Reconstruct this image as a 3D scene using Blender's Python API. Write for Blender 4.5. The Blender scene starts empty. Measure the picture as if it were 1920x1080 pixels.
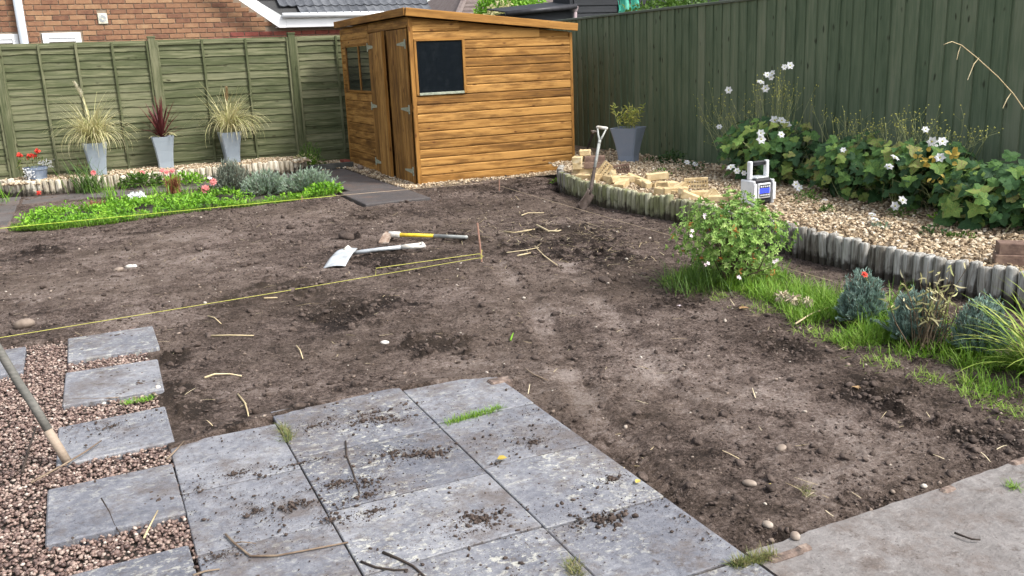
import bpy, math, random
import numpy as np
from mathutils import Vector, Matrix, Euler
R = math.radians
SC = bpy.context.scene
COL = SC.collection
random.seed(7)
rng = np.random.default_rng(11)

# ------------------------------------------------------------------ camera
F, PITCH, ROLL, YAW, CAMH = 1700.0, .2485, -.0414, .4270, 1.5
_d = np.array([math.sin(YAW)*math.cos(PITCH), math.cos(YAW)*math.cos(PITCH), -math.sin(PITCH)])
_r0 = np.array([math.cos(YAW), -math.sin(YAW), 0.0]); _u0 = np.cross(_r0, _d)
_r = math.cos(ROLL)*_r0+math.sin(ROLL)*_u0
_u = -math.sin(ROLL)*_r0+math.cos(ROLL)*_u0
_o = np.array([0, 0, CAMH])
cd = bpy.data.cameras.new('camera'); cam = bpy.data.objects.new('camera', cd); COL.objects.link(cam)
cd.sensor_width = 36; cd.lens = F/1920*36; cd.clip_start = .05; cd.clip_end = 1000
cam.matrix_world = Matrix(((_r[0], _u[0], -_d[0], 0), (_r[1], _u[1], -_d[1], 0), (_r[2], _u[2], -_d[2], CAMH), (0, 0, 0, 1)))
SC.camera = cam

# ------------------------------------------------------------------ light
SUN = Vector((.50, -.62, .95)).normalized()
w = bpy.data.worlds.new('World'); SC.world = w; w.use_nodes = True
nt = w.node_tree; bg = nt.nodes['Background']
sky = nt.nodes.new('ShaderNodeTexSky'); sky.sky_type = 'NISHITA'; sky.sun_disc = False
sky.sun_elevation = math.asin(SUN.z); sky.sun_rotation = math.atan2(SUN.x, SUN.y); sky.dust_density = 3.0
bw = nt.nodes.new('ShaderNodeRGBToBW'); mx = nt.nodes.new('ShaderNodeMix'); mx.data_type = 'RGBA'
nt.links.new(sky.outputs[0], bw.inputs[0]); nt.links.new(sky.outputs[0], mx.inputs[6]); nt.links.new(bw.outputs[0], mx.inputs[7])
mx.inputs[0].default_value = .72
nt.links.new(mx.outputs[2], bg.inputs[0]); bg.inputs[1].default_value = .142
sl = bpy.data.lights.new('sun', 'SUN'); so = bpy.data.objects.new('sun', sl); COL.objects.link(so)
sl.energy = 1.45; sl.angle = R(10); sl.color = (1, .965, .91)
so.rotation_euler = (-SUN).to_track_quat('-Z', 'Y').to_euler()
vs = SC.view_settings
vs.view_transform = 'Standard'; vs.look = 'None'; vs.gamma = 1; vs.use_curve_mapping = False
vs.exposure = 1.5

# ------------------------------------------------------------------ helpers
def ray(px, py): return _d+(px-960)/F*_r-(py-540)/F*_u
def GP(px, py, ax, val):                       # point seen at photo pixel on the plane axis=val
    v = ray(px, py); t = (val-_o[ax])/v[ax]; return _o+t*v
def G(px, py, z=0.0): return GP(px, py, 2, z)

ORG = {}; WR = {}
def tag(o, label=None, cat=None, group=None, kind=None):
    if label: o['label'] = label
    if cat: o['category'] = cat
    if group: o['group'] = group
    if kind: o['kind'] = kind
    return o
def place(o, loc, parent=None, rot=None):      # loc and rot are in world space, whatever the parent
    loc = Vector(loc)
    if parent is not None:
        o.parent = parent
        o.matrix_parent_inverse = Matrix.LocRotScale(ORG[parent.name], WR[parent.name], None).inverted()
    o.location = loc
    if rot is not None: o.rotation_euler = rot
    ORG[o.name] = loc; WR[o.name] = o.rotation_euler.to_matrix().to_quaternion()
    return o
def empty(name, loc, label=None, cat=None, group=None, kind=None):
    o = bpy.data.objects.new(name, None); o.empty_display_size = .1; COL.objects.link(o)
    place(o, loc); return tag(o, label, cat, group, kind)
def inst(name, mesh, loc, parent=None, rot=None, scale=None):
    o = bpy.data.objects.new(name, mesh); COL.objects.link(o); place(o, loc, parent, rot)
    if scale is not None: o.scale = scale if hasattr(scale, '__len__') else (scale,)*3
    return o
def kids(o): return [c for c in o.children]
def copy_tree(o, parent=None):
    c = o.copy(); COL.objects.link(c)
    if parent is not None: c.parent = parent
    for k in list(o.children): copy_tree(k, c)
    return c

class GB:                                      # geometry buffer
    def __init__(s): s.V = []; s.L = []; s.T = []; s.A = []; s.n = 0
    def add(s, V, Fc, tone=0.5):
        V = np.asarray(V, float).reshape(-1, 3); Fc = np.asarray(Fc, np.int64)
        s.V.append(V); s.L.append((Fc+s.n).ravel()); s.T.append(np.full(len(Fc), Fc.shape[1]))
        t = np.asarray(tone, float)
        s.A.append(np.full(len(V), float(t)) if t.ndim == 0 else t)
        s.n += len(V); return s
    def mesh(s, name, mat, org=(0, 0, 0), smooth=False):
        V = np.concatenate(s.V)-np.array(org, float); L = np.concatenate(s.L); T = np.concatenate(s.T); A = np.concatenate(s.A)
        me = bpy.data.meshes.new(name)
        me.vertices.add(len(V)); me.vertices.foreach_set('co', V.astype(np.float32).ravel())
        me.loops.add(len(L)); me.loops.foreach_set('vertex_index', L.astype(np.int32))
        me.polygons.add(len(T)); st = np.concatenate([[0], np.cumsum(T)[:-1]])
        me.polygons.foreach_set('loop_start', st.astype(np.int32))
        try: me.polygons.foreach_set('loop_total', T.astype(np.int32))
        except Exception: pass
        me.polygons.foreach_set('use_smooth', np.full(len(T), bool(smooth)))
        at = me.attributes.new('tone', 'FLOAT', 'POINT'); at.data.foreach_set('value', A.astype(np.float32))
        me.update(calc_edges=True); me.validate()
        if mat: me.materials.append(mat)
        return me
    def build(s, name, mat, parent=None, loc=None, smooth=False):
        if loc is None: loc = ORG[parent.name] if parent is not None else (0, 0, 0)
        return inst(name, s.mesh(name, mat, loc, smooth), loc, parent)

BOXF = np.array([[0, 3, 2, 1], [4, 5, 6, 7], [0, 1, 5, 4], [1, 2, 6, 5], [2, 3, 7, 6], [3, 0, 4, 7]])
def box(gb, lo, hi, M=None, tone=.5, bev=0):
    lo = np.array(lo, float); hi = np.array(hi, float)
    if bev:
        b = bev; x0, y0, z0 = lo; x1, y1, z1 = hi; V = []
        for z, i in ((z0, b), (z0+b, 0), (z1-b, 0), (z1, b)):
            # eight-sided loop, corners cut
            V += [(x0+b+i*.0, y0+i, z), (x1-b, y0+i, z), (x1-i, y0+b, z), (x1-i, y1-b, z), (x1-b, y1-i, z), (x0+b, y1-i, z), (x0+i, y1-b, z), (x0+i, y0+b, z)]
        V = np.array(V); Fq = [[k*8+j, k*8+(j+1) % 8, k*8+8+(j+1) % 8, k*8+8+j] for k in range(3) for j in range(8)]
        if M is not None: V = xf(V, M)
        gb.add(V, Fq, tone); n = gb.n-32
        gb.L.append(np.array([n+7-j for j in range(8)])); gb.T.append(np.array([8]))
        gb.L.append(np.array([n+24+j for j in range(8)])); gb.T.append(np.array([8]))
        return gb
    V = np.array([(lo[0], lo[1], lo[2]), (hi[0], lo[1], lo[2]), (hi[0], hi[1], lo[2]), (lo[0], hi[1], lo[2]),
                  (lo[0], lo[1], hi[2]), (hi[0], lo[1], hi[2]), (hi[0], hi[1], hi[2]), (lo[0], hi[1], hi[2])])
    if M is not None: V = xf(V, M)
    return gb.add(V, BOXF, tone)
def xf(V, M):
    A = np.array(M); return np.asarray(V)@A[:3, :3].T+A[:3, 3]
def prism(gb, pts, axis, a, b, tone=.5):       # polygon extruded along an axis
    pts = [tuple(p) for p in pts]; n = len(pts); V = []
    for val in (a, b):
        for p in pts:
            q = list(p); q.insert(axis, val); V.append(q)
    gb.add(V, [[i, (i+1) % n, n+(i+1) % n, n+i] for i in range(n)], tone)
    m = gb.n-2*n
    gb.L += [np.arange(m, m+n)[::-1].copy(), np.arange(m+n, m+2*n)]; gb.T += [np.array([n]), np.array([n])]
    return gb
def tube(gb, path, rad, n=6, tone=.5, cap=True):
    P = np.array(path, float); m = len(P); rad = np.broadcast_to(np.asarray(rad, float), (m,))
    T = np.gradient(P, axis=0); T /= np.linalg.norm(T, axis=1)[:, None]+1e-12
    ref = np.array([0, 0, 1.]) if abs(T[0, 2]) < .9 else np.array([1., 0, 0])
    V = []
    a = np.arange(n)*2*math.pi/n
    for i in range(m):
        s = np.cross(T[i], ref); s /= np.linalg.norm(s)+1e-12; q = np.cross(s, T[i])
        ref = q if True else ref
        V.append(P[i]+rad[i]*(np.cos(a)[:, None]*s+np.sin(a)[:, None]*q))
    V = np.concatenate(V)
    Fq = [[i*n+j, i*n+(j+1) % n, (i+1)*n+(j+1) % n, (i+1)*n+j] for i in range(m-1) for j in range(n)]
    gb.add(V, Fq, tone)
    if cap:
        k = gb.n-len(V)
        gb.L += [np.arange(k, k+n)[::-1].copy(), np.arange(k+(m-1)*n, k+m*n)]; gb.T += [np.array([n])]*2
    return gb
def lathe(gb, c, prof, n=16, tone=.5):
    a = np.arange(n)*2*math.pi/n
    V = np.concatenate([np.stack([c[0]+r*np.cos(a), c[1]+r*np.sin(a), np.full(n, c[2]+z)], 1) for r, z in prof])
    m = len(prof)
    gb.add(V, [[i*n+j, i*n+(j+1) % n, (i+1)*n+(j+1) % n, (i+1)*n+j] for i in range(m-1) for j in range(n)], tone)
    return gb
def _ico():
    t = (1+5**.5)/2
    V = np.array([(-1, t, 0), (1, t, 0), (-1, -t, 0), (1, -t, 0), (0, -1, t), (0, 1, t), (0, -1, -t), (0, 1, -t), (t, 0, -1), (t, 0, 1), (-t, 0, -1), (-t, 0, 1)])
    V /= np.linalg.norm(V[0])
    Fc = np.array([(0, 11, 5), (0, 5, 1), (0, 1, 7), (0, 7, 10), (0, 10, 11), (1, 5, 9), (5, 11, 4), (11, 10, 2), (10, 7, 6), (7, 1, 8), (3, 9, 4), (3, 4, 2), (3, 2, 6), (3, 6, 8), (3, 8, 9), (4, 9, 5), (2, 4, 11), (6, 2, 10), (8, 6, 7), (9, 8, 1)])
    return V, Fc
ICO = _ico()
def subdiv(V, Fc):
    V = [tuple(v) for v in V]; cache = {}; out = []
    def mid(a, b):
        k = (min(a, b), max(a, b))
        if k not in cache:
            m = (np.array(V[a])+np.array(V[b]))/2; V.append(tuple(m/np.linalg.norm(m))); cache[k] = len(V)-1
        return cache[k]
    for a, b, c in Fc:
        x, y, z = mid(a, b), mid(b, c), mid(c, a); out += [(a, x, z), (b, y, x), (c, z, y), (x, y, z)]
    return np.array(V), np.array(out)
ICO2 = subdiv(*ICO); ICO3 = subdiv(*ICO2)
CUBE = (np.array([(-1, -1, -1), (1, -1, -1), (1, 1, -1), (-1, 1, -1), (-1, -1, 1), (1, -1, 1), (1, 1, 1), (-1, 1, 1)])*.62, BOXF)
OCTA = (np.array([(1, 0, 0), (-1, 0, 0), (0, 1, 0), (0, -1, 0), (0, 0, 1), (0, 0, -1.)]), np.array([(0, 2, 4), (2, 1, 4), (1, 3, 4), (3, 0, 4), (2, 0, 5), (1, 2, 5), (3, 1, 5), (0, 3, 5)]))
def randrot(n, tilt=None):
    if tilt is None:
        q = rng.normal(size=(n, 4)); q /= np.linalg.norm(q, axis=1)[:, None]
    else:
        a = rng.uniform(0, 2*math.pi, n); q1 = np.stack([np.cos(a/2), 0*a, 0*a, np.sin(a/2)], 1)
        b = rng.normal(0, tilt, n)/2; c = rng.uniform(0, 2*math.pi, n)
        q2 = np.stack([np.cos(b), np.sin(b)*np.cos(c), np.sin(b)*np.sin(c), 0*b], 1)
        w1, x1, y1, z1 = q2.T; w2, x2, y2, z2 = q1.T
        q = np.stack([w1*w2-x1*x2-y1*y2-z1*z2, w1*x2+x1*w2+y1*z2-z1*y2, w1*y2-x1*z2+y1*w2+z1*x2, w1*z2+x1*y2-y1*x2+z1*w2], 1)
    w_, x, y, z = q.T
    return np.stack([np.stack([1-2*(y*y+z*z), 2*(x*y-z*w_), 2*(x*z+y*w_)], 1), np.stack([2*(x*y+z*w_), 1-2*(x*x+z*z), 2*(y*z-x*w_)], 1), np.stack([2*(x*z-y*w_), 2*(y*z+x*w_), 1-2*(x*x+y*y)], 1)], 1)
def rocks(gb, C, S, base=ICO, jit=.2, tone=None, tilt=None):
    C = np.asarray(C, float); N = len(C); S = np.asarray(S, float)
    if N == 0: return gb
    if S.ndim == 1: S = np.stack([S]*3, 1)
    V0, F0 = base
    V = V0[None]*(1+rng.normal(0, jit, (N, len(V0), 1)))*S[:, None, :]
    V = np.einsum('nij,nkj->nki', randrot(N, tilt), V)+C[:, None, :]
    Fc = F0[None]+(np.arange(N)*len(V0))[:, None, None]
    t = rng.uniform(0, 1, N) if tone is None else np.broadcast_to(tone, (N,))
    return gb.add(V.reshape(-1, 3), Fc.reshape(-1, F0.shape[1]), np.repeat(t, len(V0)))
def blades(gb, B, az, lean, ln, wd, droop, seg=4, tone=None, twist=0.0, tipw=.08):
    B = np.asarray(B, float); N = len(B)
    az, lean, ln, wd, droop = [np.broadcast_to(np.asarray(v, float), (N,)) for v in (az, lean, ln, wd, droop)]
    side = np.stack([-np.sin(az), np.cos(az), np.zeros(N)], 1)
    if twist:
        tw = rng.normal(0, twist, N); side = side*np.cos(tw)[:, None]+np.stack([np.cos(az)*np.sin(tw), np.sin(az)*np.sin(tw), .3*np.sin(tw)], 1)
    P = B.copy(); V = []
    for i in range(seg+1):
        t = i/seg; wv = wd*.5*max(tipw, (1-t)**.6*(0.55+.9*t if t < .5 else 1.0))
        V.append(P-side*wv[:, None]); V.append(P+side*wv[:, None])
        an = lean+droop*(t+.5/seg)
        dr = np.stack([np.sin(an)*np.cos(az), np.sin(an)*np.sin(az), np.cos(an)], 1)
        P = P+dr*(ln/seg)[:, None]
    V = np.stack(V, 1); k = 2*(seg+1)
    f = np.array([[2*i, 2*i+1, 2*i+3, 2*i+2] for i in range(seg)])
    Fc = f[None]+(np.arange(N)*k)[:, None, None]
    t = rng.uniform(0, 1, N) if tone is None else np.broadcast_to(tone, (N,))
    return gb.add(V.reshape(-1, 3), Fc.reshape(-1, 4), np.repeat(t, k))
LEAF = np.array([(0, 0, 0), (.3, .42, .1), (.68, .36, .08), (1, 0, -.08), (.68, -.36, .08), (.3, -.42, .1), (.5, 0, 0)])
LEAFF = np.array([(0, 6, 2, 1), (6, 3, 2, 2), (0, 5, 4, 6), (6, 4, 3, 3)])
LEAFT = np.array([(0, 6, 1), (1, 6, 2), (2, 6, 3), (0, 5, 6), (5, 4, 6), (4, 3, 6)])
def leaves(gb, P, D, Nn, ln, wd, tone=None):   # folded pointed leaves
    P = np.asarray(P, float); N = len(P); D = D/(np.linalg.norm(D, axis=1)[:, None]+1e-9)
    S = np.cross(Nn, D); S /= np.linalg.norm(S, axis=1)[:, None]+1e-9; U = np.cross(D, S)
    ln = np.broadcast_to(np.asarray(ln, float), (N,)); wd = np.broadcast_to(np.asarray(wd, float), (N,))
    V = P[:, None]+LEAF[None, :, 0:1]*(ln[:, None, None]*D[:, None])+LEAF[None, :, 1:2]*(wd[:, None, None]*S[:, None])+LEAF[None, :, 2:3]*(ln[:, None, None]*U[:, None])
    Fc = LEAFT[None]+(np.arange(N)*7)[:, None, None]
    t = rng.uniform(0, 1, N) if tone is None else np.broadcast_to(tone, (N,))
    return gb.add(V.reshape(-1, 3), Fc.reshape(-1, 3), np.repeat(t, 7))
def unit(n, up=0.0):
    v = rng.normal(size=(n, 3)); v[:, 2] += up; return v/np.linalg.norm(v, axis=1)[:, None]

_LAT = np.random.default_rng(3).random((256, 256))
def vnoise(x, y, s=0):
    x = x+s*17.31+300; y = y+s*9.77+300
    xi = np.floor(x).astype(int); yi = np.floor(y).astype(int); fx = x-xi; fy = y-yi
    fx = fx*fx*fx*(fx*(fx*6-15)+10); fy = fy*fy*fy*(fy*(fy*6-15)+10)
    g = lambda a, b: _LAT[(xi+a) & 255, (yi+b) & 255]
    return (g(0, 0)*(1-fx)+g(1, 0)*fx)*(1-fy)+(g(0, 1)*(1-fx)+g(1, 1)*fx)*fy
def fbm(x, y, sc, oc=4, s=0, gain=.5):
    v = 0; a = 1; tot = 0
    for i in range(oc):
        c_, s_ = math.cos(.6*i), math.sin(.6*i)
        v = v+a*vnoise((x*c_-y*s_)*sc, (x*s_+y*c_)*sc, s+i*3); tot += a; a *= gain; sc *= 2.03
    return v/tot-.5

# ------------------------------------------------------------------ materials
class NT:
    def __init__(s, name):
        s.m = bpy.data.materials.new(name); s.m.use_nodes = True; s.t = s.m.node_tree
        s.b = s.t.nodes['Principled BSDF']; s.out = s.t.nodes['Material Output']
    def setin(s, sock, v):
        if isinstance(v, bpy.types.NodeSocket): s.t.links.new(v, sock)
        else:
            if sock.type == 'RGBA' and len(v) == 3: v = (*v, 1)
            sock.default_value = v
    def n(s, t, props=None, **inp):
        nd = s.t.nodes.new('ShaderNode'+t)
        for k, v in (props or {}).items(): setattr(nd, k, v)
        for k, v in inp.items():
            s.setin(nd.inputs[int(k[1:])] if k[0] == 'i' and k[1:].isdigit() else nd.inputs[k.replace('_', ' ')], v)
        return nd
    def coord(s, stretch=(1, 1, 1), rnd=True, kind='Object'):
        tc = s.n('TexCoord').outputs[kind]
        mp = s.n('Mapping', None, Vector=tc, Scale=stretch)
        if not rnd: return mp.outputs[0]
        oi = s.n('ObjectInfo').outputs['Random']
        v = s.n('Math', {'operation': 'MULTIPLY'}, i0=oi, i1=57.0).outputs[0]
        return s.n('VectorMath', {'operation': 'ADD'}, i0=mp.outputs[0], i1=v).outputs[0]
    def noise(s, vec, scale, detail=5, rough=.55, dist=0):
        return s.n('TexNoise', None, Vector=vec, Scale=scale, Detail=detail, Roughness=rough, Distortion=dist).outputs[0]
    def mr(s, v, a, b, c=0., d=1.):
        return s.n('MapRange', None, i0=v, i1=a, i2=b, i3=c, i4=d).outputs[0]
    def math(s, op, a, b=0.): return s.n('Math', {'operation': op}, i0=a, i1=b).outputs[0]
    def mix(s, f, a, b, mode='MIX'):
        return s.n('Mix', {'data_type': 'RGBA', 'blend_type': mode}, i0=f, i6=a, i7=b).outputs[2]
    def ramp(s, f, stops):
        nd = s.n('ValToRGB', None, Fac=f); e = nd.color_ramp.elements
        k = len(stops)
        while len(e) < k: e.new(.5)
        for i, st in enumerate(stops):
            if len(st) == 2: p, c = st
            else: p, c = (i/(k-1) if k > 1 else 0), st
            e[i].position = p; e[i].color = (*c, 1)
        return nd.outputs[0]
    def attr(s): return s.n('Attribute', {'attribute_name': 'tone'}).outputs['Fac']
    def rand(s): return s.n('ObjectInfo').outputs['Random']
    def bump(s, h, st=.4, dist=.01, nrm=None):
        kw = dict(Height=h, Strength=st, Distance=dist)
        if nrm is not None: kw['Normal'] = nrm
        return s.n('Bump', None, **kw).outputs[0]
    def fin(s, col, rough=.85, nrm=None, spec=.3, trans=0, metal=0):
        s.setin(s.b.inputs['Base Color'], col); s.setin(s.b.inputs['Roughness'], rough)
        s.setin(s.b.inputs['Specular IOR Level'], spec); s.setin(s.b.inputs['Metallic'], metal)
        if nrm is not None: s.t.links.new(nrm, s.b.inputs['Normal'])
        if trans:
            tr = s.n('BsdfTranslucent', None, Color=col)
            ms = s.n('MixShader', None, i0=trans, i1=s.b.outputs[0], i2=tr.outputs[0])
            s.t.links.new(ms.outputs[0], s.out.inputs[0])
        return s.m
def simple(name, stops, scale=8, stretch=(1, 1, 1), rough=.85, bump=.3, bd=.005, bscale=None, tone=0, rnd=0, detail=6, trans=0, spec=.3, metal=0, orand=True, lo=.3, hi=.7):
    t = NT(name); vec = t.coord(stretch, orand)
    nz = t.noise(vec, scale, detail)
    f = t.mr(nz, lo, hi, 0, max(0., 1-tone-rnd))
    if tone: f = t.math('ADD', f, t.math('MULTIPLY', t.attr(), tone))
    if rnd: f = t.math('ADD', f, t.math('MULTIPLY', t.rand(), rnd))
    col = t.ramp(f, stops)
    nrm = t.bump(t.noise(vec, bscale or scale*3, 4), bump, bd) if bump else None
    return t.fin(col, rough, nrm, spec, trans, metal)
def wood(name, stops, dirt=None, knot=(.05, .02, .008), gs=9, rough=.75, rndw=.3, knots=True, grain=1.0, green=None, sheen=.3, dst=None):
    t = NT(name); vec = t.coord((1.2, gs, gs)); v2 = t.coord((1, 1, 1)); v3 = t.coord((3.6, 8.5, 8.5))
    a = t.noise(vec, 2.2, 7, .6, .4); b = t.noise(t.coord((.35, 30, 30)), 3, 3)
    f = t.math('ADD', t.mr(a, .3, .7, 0, .5*grain), t.mr(b, .3, .7, 0, .25*grain))
    f = t.math('ADD', f, t.math('MULTIPLY', t.rand(), rndw))
    f = t.math('ADD', f, t.mr(t.noise(v2, 1.5, 3), .3, .7, -.1, .12))
    col = t.ramp(f, stops)
    if knots:
        vo = t.n('TexVoronoi', None, Vector=t.n('VectorMath', {'operation': 'ADD'}, i0=v3, i1=t.n('VectorMath', {'operation': 'SCALE'}, i0=t.n('TexNoise', None, Vector=v3, Scale=3.).outputs[1], Scale=.25).outputs[0]).outputs[0], Scale=1.0, Randomness=1.0).outputs['Distance']
        col = t.mix(t.mr(vo, .07, .15, .9, 0), col, knot)
    if dirt:
        dn = t.mr(t.noise(t.coord(dst) if dst else v2, 3.2 if not dst else 1.6, 7, .68), .5, .68, 0, .8); col = t.mix(dn, col, dirt)
    if green:
        dn = t.mr(t.noise(v2, 2.2, 5, .6), .5, .68, 0, .7); col = t.mix(dn, col, green)
    nrm = t.bump(a, .35, .004, t.bump(b, .3, .002))
    return t.fin(col, rough, nrm, sheen)

mt = {}
# soil: moist dark crumbs against paler dried crust
t = NT('soil'); v = t.coord((1, 1, 1), False)
broad = t.noise(v, 1.3, 5, .6); mid = t.noise(v, 9, 9, .78); fine = t.noise(v, 55, 8, .82); vf = t.noise(v, 190, 4, .75)
f = t.math('ADD', t.mr(broad, .36, .64, -.18, .20), t.mr(mid, .34, .66, -.04, .46))
f = t.math('ADD', f, t.mr(fine, .38, .62, -.18, .42)); f = t.math('ADD', f, t.mr(vf, .35, .65, -.18, .22))
f = t.math('SUBTRACT', f, t.math('MULTIPLY', t.attr(), .56))
col = t.ramp(f, [(0, (.021, .0145, .0115)), (.2, (.058, .041, .033)), (.45, (.138, .102, .085)), (.72, (.232, .182, .156)), (1, (.37, .31, .275))])
col = t.mix(t.mr(t.noise(v, .9, 3), .42, .62, 0, .35), col, (.115, .085, .062))
vo = t.n('TexVoronoi', None, Vector=v, Scale=85.); peb = vo.outputs['Distance']
pm = t.math('MULTIPLY', t.mr(peb, .12, .2, 1, 0), t.mr(t.noise(v, 9, 4), .5, .6, 0, .75))
col = t.mix(pm, col, t.mix(vo.outputs['Color'], (.16, .12, .10), (.36, .31, .27)))
nr = t.bump(mid, .6, .05, t.bump(fine, .9, .022, t.bump(vf, .8, .008)))
mt['soil'] = t.fin(col, .95, nr, .2)
mt['clod'] = simple('clod', [(.028, .019, .015), (.065, .047, .038), (.14, .106, .088)], 30, tone=.4, bump=.9, bd=.01, bscale=70, orand=False)
mt['stone'] = simple('stone', [(.12, .085, .065), (.25, .2, .16), (.45, .4, .34), (.6, .58, .54)], 25, tone=.75, bump=.3, orand=False)
mt['ground'] = simple('ground', [(.05, .04, .03), (.09, .08, .05), (.06, .08, .03)], 1.2, orand=False)
# slabs
def slabmat(name, base, fleck, dirtc, amount=1.0, fl_amt=.8):
    t = NT(name); v = t.coord((1, 1, 1), True)
    a = t.noise(v, 4, 7, .65); b = t.noise(v, 34, 7, .7); fl = t.noise(t.coord((26, 36, 20)), 1, 7, .68, .3); fl2 = t.noise(t.coord((75, 95, 20)), 1, 5, .65, .2)
    col = t.ramp(t.math('ADD', t.mr(a, .34, .66, 0, .38), t.math('ADD', t.mr(b, .34, .66, -.02, .40), t.math('MULTIPLY', t.rand(), .46))), base)
    patch = t.mr(t.noise(v, 2.6, 5, .65), .40, .58, .06, 1)
    rv = t.n('Math', {'operation': 'FRACT'}, i0=t.math('MULTIPLY', t.rand(), 7.31)).outputs[0]; patch = t.math('MULTIPLY', patch, t.mr(rv, 0, 1, .25, 1.15))
    col = t.mix(t.math('MULTIPLY', t.mr(fl, .55, .60, 0, fl_amt), patch), col, fleck)
    col = t.mix(t.math('MULTIPLY', t.mr(fl2, .57, .62, 0, fl_amt*.7), patch), col, fleck)
    d1 = t.math('MULTIPLY', t.mr(t.noise(v, 3.6, 10, .8), .49, .62, 0, .75), amount)
    col = t.mix(d1, col, dirtc)
    d3 = t.math('MULTIPLY', t.mr(t.noise(v, 22, 7, .78), .54, .63, 0, .75), t.mr(t.noise(v, 3.1, 4), .38, .6, .1, amount))
    col = t.mix(d3, col, (.070, .052, .043))
    d2 = t.mr(t.noise(v, 85, 5, .75), .60, .66, 0, .9); d2 = t.math('MULTIPLY', d2, t.mr(t.noise(v, 4.1, 4), .36, .6, .1, amount))
    col = t.mix(d2, col, (.035, .026, .021))
    h = t.math('ADD', t.math('MULTIPLY', a, 1.5), t.math('ADD', b, t.math('MULTIPLY', fl, .8)))
    t.fin(col, .7, t.bump(h, .7, .008, t.bump(t.noise(v, 140, 4), .5, .003)), .35)
    return t.m
mt['slab'] = slabmat('slab', [(.060, .064, .080), (.135, .139, .160), (.25, .253, .27)], (.47, .46, .40), (.105, .084, .073))
mt['slab_dark'] = slabmat('slab_dark', [(.045, .041, .042), (.085, .076, .074), (.135, .12, .115)], (.2, .19, .18), (.12, .08, .062), 1.0, .4)
mt['concrete'] = slabmat('concrete', [(.115, .104, .098), (.195, .18, .172), (.28, .262, .25)], (.34, .32, .30), (.12, .094, .08), 1.0, .4)
mt['brickedge'] = simple('brickedge', [(.06, .047, .040), (.15, .108, .088), (.30, .235, .19)], 26, bump=.8, bd=.01)
mt['mortar'] = simple('mortar', [(.03, .025, .02), (.06, .05, .042)], 20, orand=False)
mt['pebble'] = simple('pebble', [(.030, .021, .018), (.105, .066, .055), (.21, .14, .115), (.33, .25, .205), (.55, .49, .43)], 60, tone=.8, bump=.15, rough=.55, spec=.45, orand=False)
mt['chip'] = simple('chip', [(.07, .05, .035), (.22, .155, .095), (.42, .32, .205), (.60, .50, .36), (.76, .71, .62)], 40, tone=.8, bump=.2, rough=.7, orand=False)
mt['bedbase'] = simple('bedbase', [(.06, .045, .03), (.2, .155, .11), (.36, .29, .2)], 30, orand=False, bump=.8, bd=.02)
# fences, shed
mt['fence_olive'] = wood('fence_olive', [(0, (.026, .031, .014)), (.35, (.056, .066, .031)), (.7, (.092, .102, .052)), (1, (.17, .17, .10))], knot=(.03, .03, .014), gs=14, rough=.85, dirt=(.12, .125, .075), grain=1.35, rndw=.42, dst=(1.0, 5, 5), sheen=.15)
mt['fence_dark'] = wood('fence_dark', [(0, (.045, .068, .039)), (.35, (.092, .128, .076)), (.7, (.132, .168, .104)), (1, (.18, .205, .135))], knot=(.03, .035, .02), gs=11, rough=.75, rndw=.45, sheen=.2)
mt['fence_cap'] = wood('fence_cap', [(.06, .075, .055), (.10, .12, .09), (.16, .18, .14)], knots=False)
mt['shed_wood'] = wood('shed_wood', [(0, (.042, .019, .007)), (.3, (.120, .056, .015)), (.65, (.245, .118, .029)), (1, (.43, .228, .066))], knot=(.085, .028, .008), gs=9, rough=.72, rndw=.42, dirt=(.10, .045, .012), sheen=.2, grain=1.35, dst=(1.3, 7, 7))
mt['shed_trim'] = wood('shed_trim', [(0, (.085, .038, .010)), (.4, (.20, .094, .022)), (.8, (.33, .163, .04)), (1, (.43, .225, .063))], knot=(.10, .035, .01), gs=10, rough=.72, rndw=.3, sheen=.2, grain=1.2)
mt['felt'] = simple('felt', [(.03, .03, .03), (.06, .06, .06)], 60, bump=.5)
t = NT('glass'); v = t.coord((1, 1, 1), False)
dust = t.mr(t.noise(v, 9, 6, .7), .5, .85, 0, .05)
mt['glass'] = t.fin(t.mix(dust, (.006, .008, .011), (.2, .22, .25)), .035, None, .5)
mt['galv'] = simple('galv', [(.18, .20, .15), (.30, .32, .24), (.42, .42, .33)], 30, bump=.2, rough=.55)
# bricks and house
mt['house_brick'] = simple('house_brick', [(0, (.115, .055, .037)), (.25, (.19, .093, .055)), (.6, (.27, .145, .080)), (.85, (.32, .19, .105)), (1, (.35, .245, .14))], 16, rnd=.62, bump=.5, bd=.004, bscale=60)
mt['red_brick'] = simple('red_brick', [(0, (.10, .035, .03)), (.4, (.25, .07, .05)), (.8, (.33, .115, .085)), (1, (.40, .17, .13))], 16, rnd=.62, bump=.5, bd=.004, bscale=60)
mt['house_mortar'] = simple('house_mortar', [(.20, .155, .11), (.28, .22, .165)], 30, orand=False)
mt['upvc'] = simple('upvc', [(.72, .73, .74), (.80, .80, .80)], 6, bump=0, rough=.35, spec=.5)
mt['cream'] = simple('cream', [(.55, .52, .40), (.66, .62, .50)], 8, bump=.1, rough=.6)
mt['greypipe'] = simple('greypipe', [(.40, .44, .48), (.48, .52, .56)], 4, bump=0, rough=.5)
mt['tile'] = simple('tile', [(.045, .048, .055), (.085, .09, .10), (.14, .145, .155)], 14, rnd=.4, bump=.4, rough=.6)
mt['tile_brown'] = simple('tile_brown', [(.09, .065, .06), (.14, .11, .10), (.18, .15, .14)], 8, rnd=.3, bump=.4)
mt['black_wood'] = wood('black_wood', [(.008, .009, .011), (.014, .016, .019), (.026, .028, .032)], knots=False)
mt['pinkpipe'] = simple('pinkpipe', [(.25, .19, .2), (.32, .26, .27)], 6, bump=0)
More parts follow.
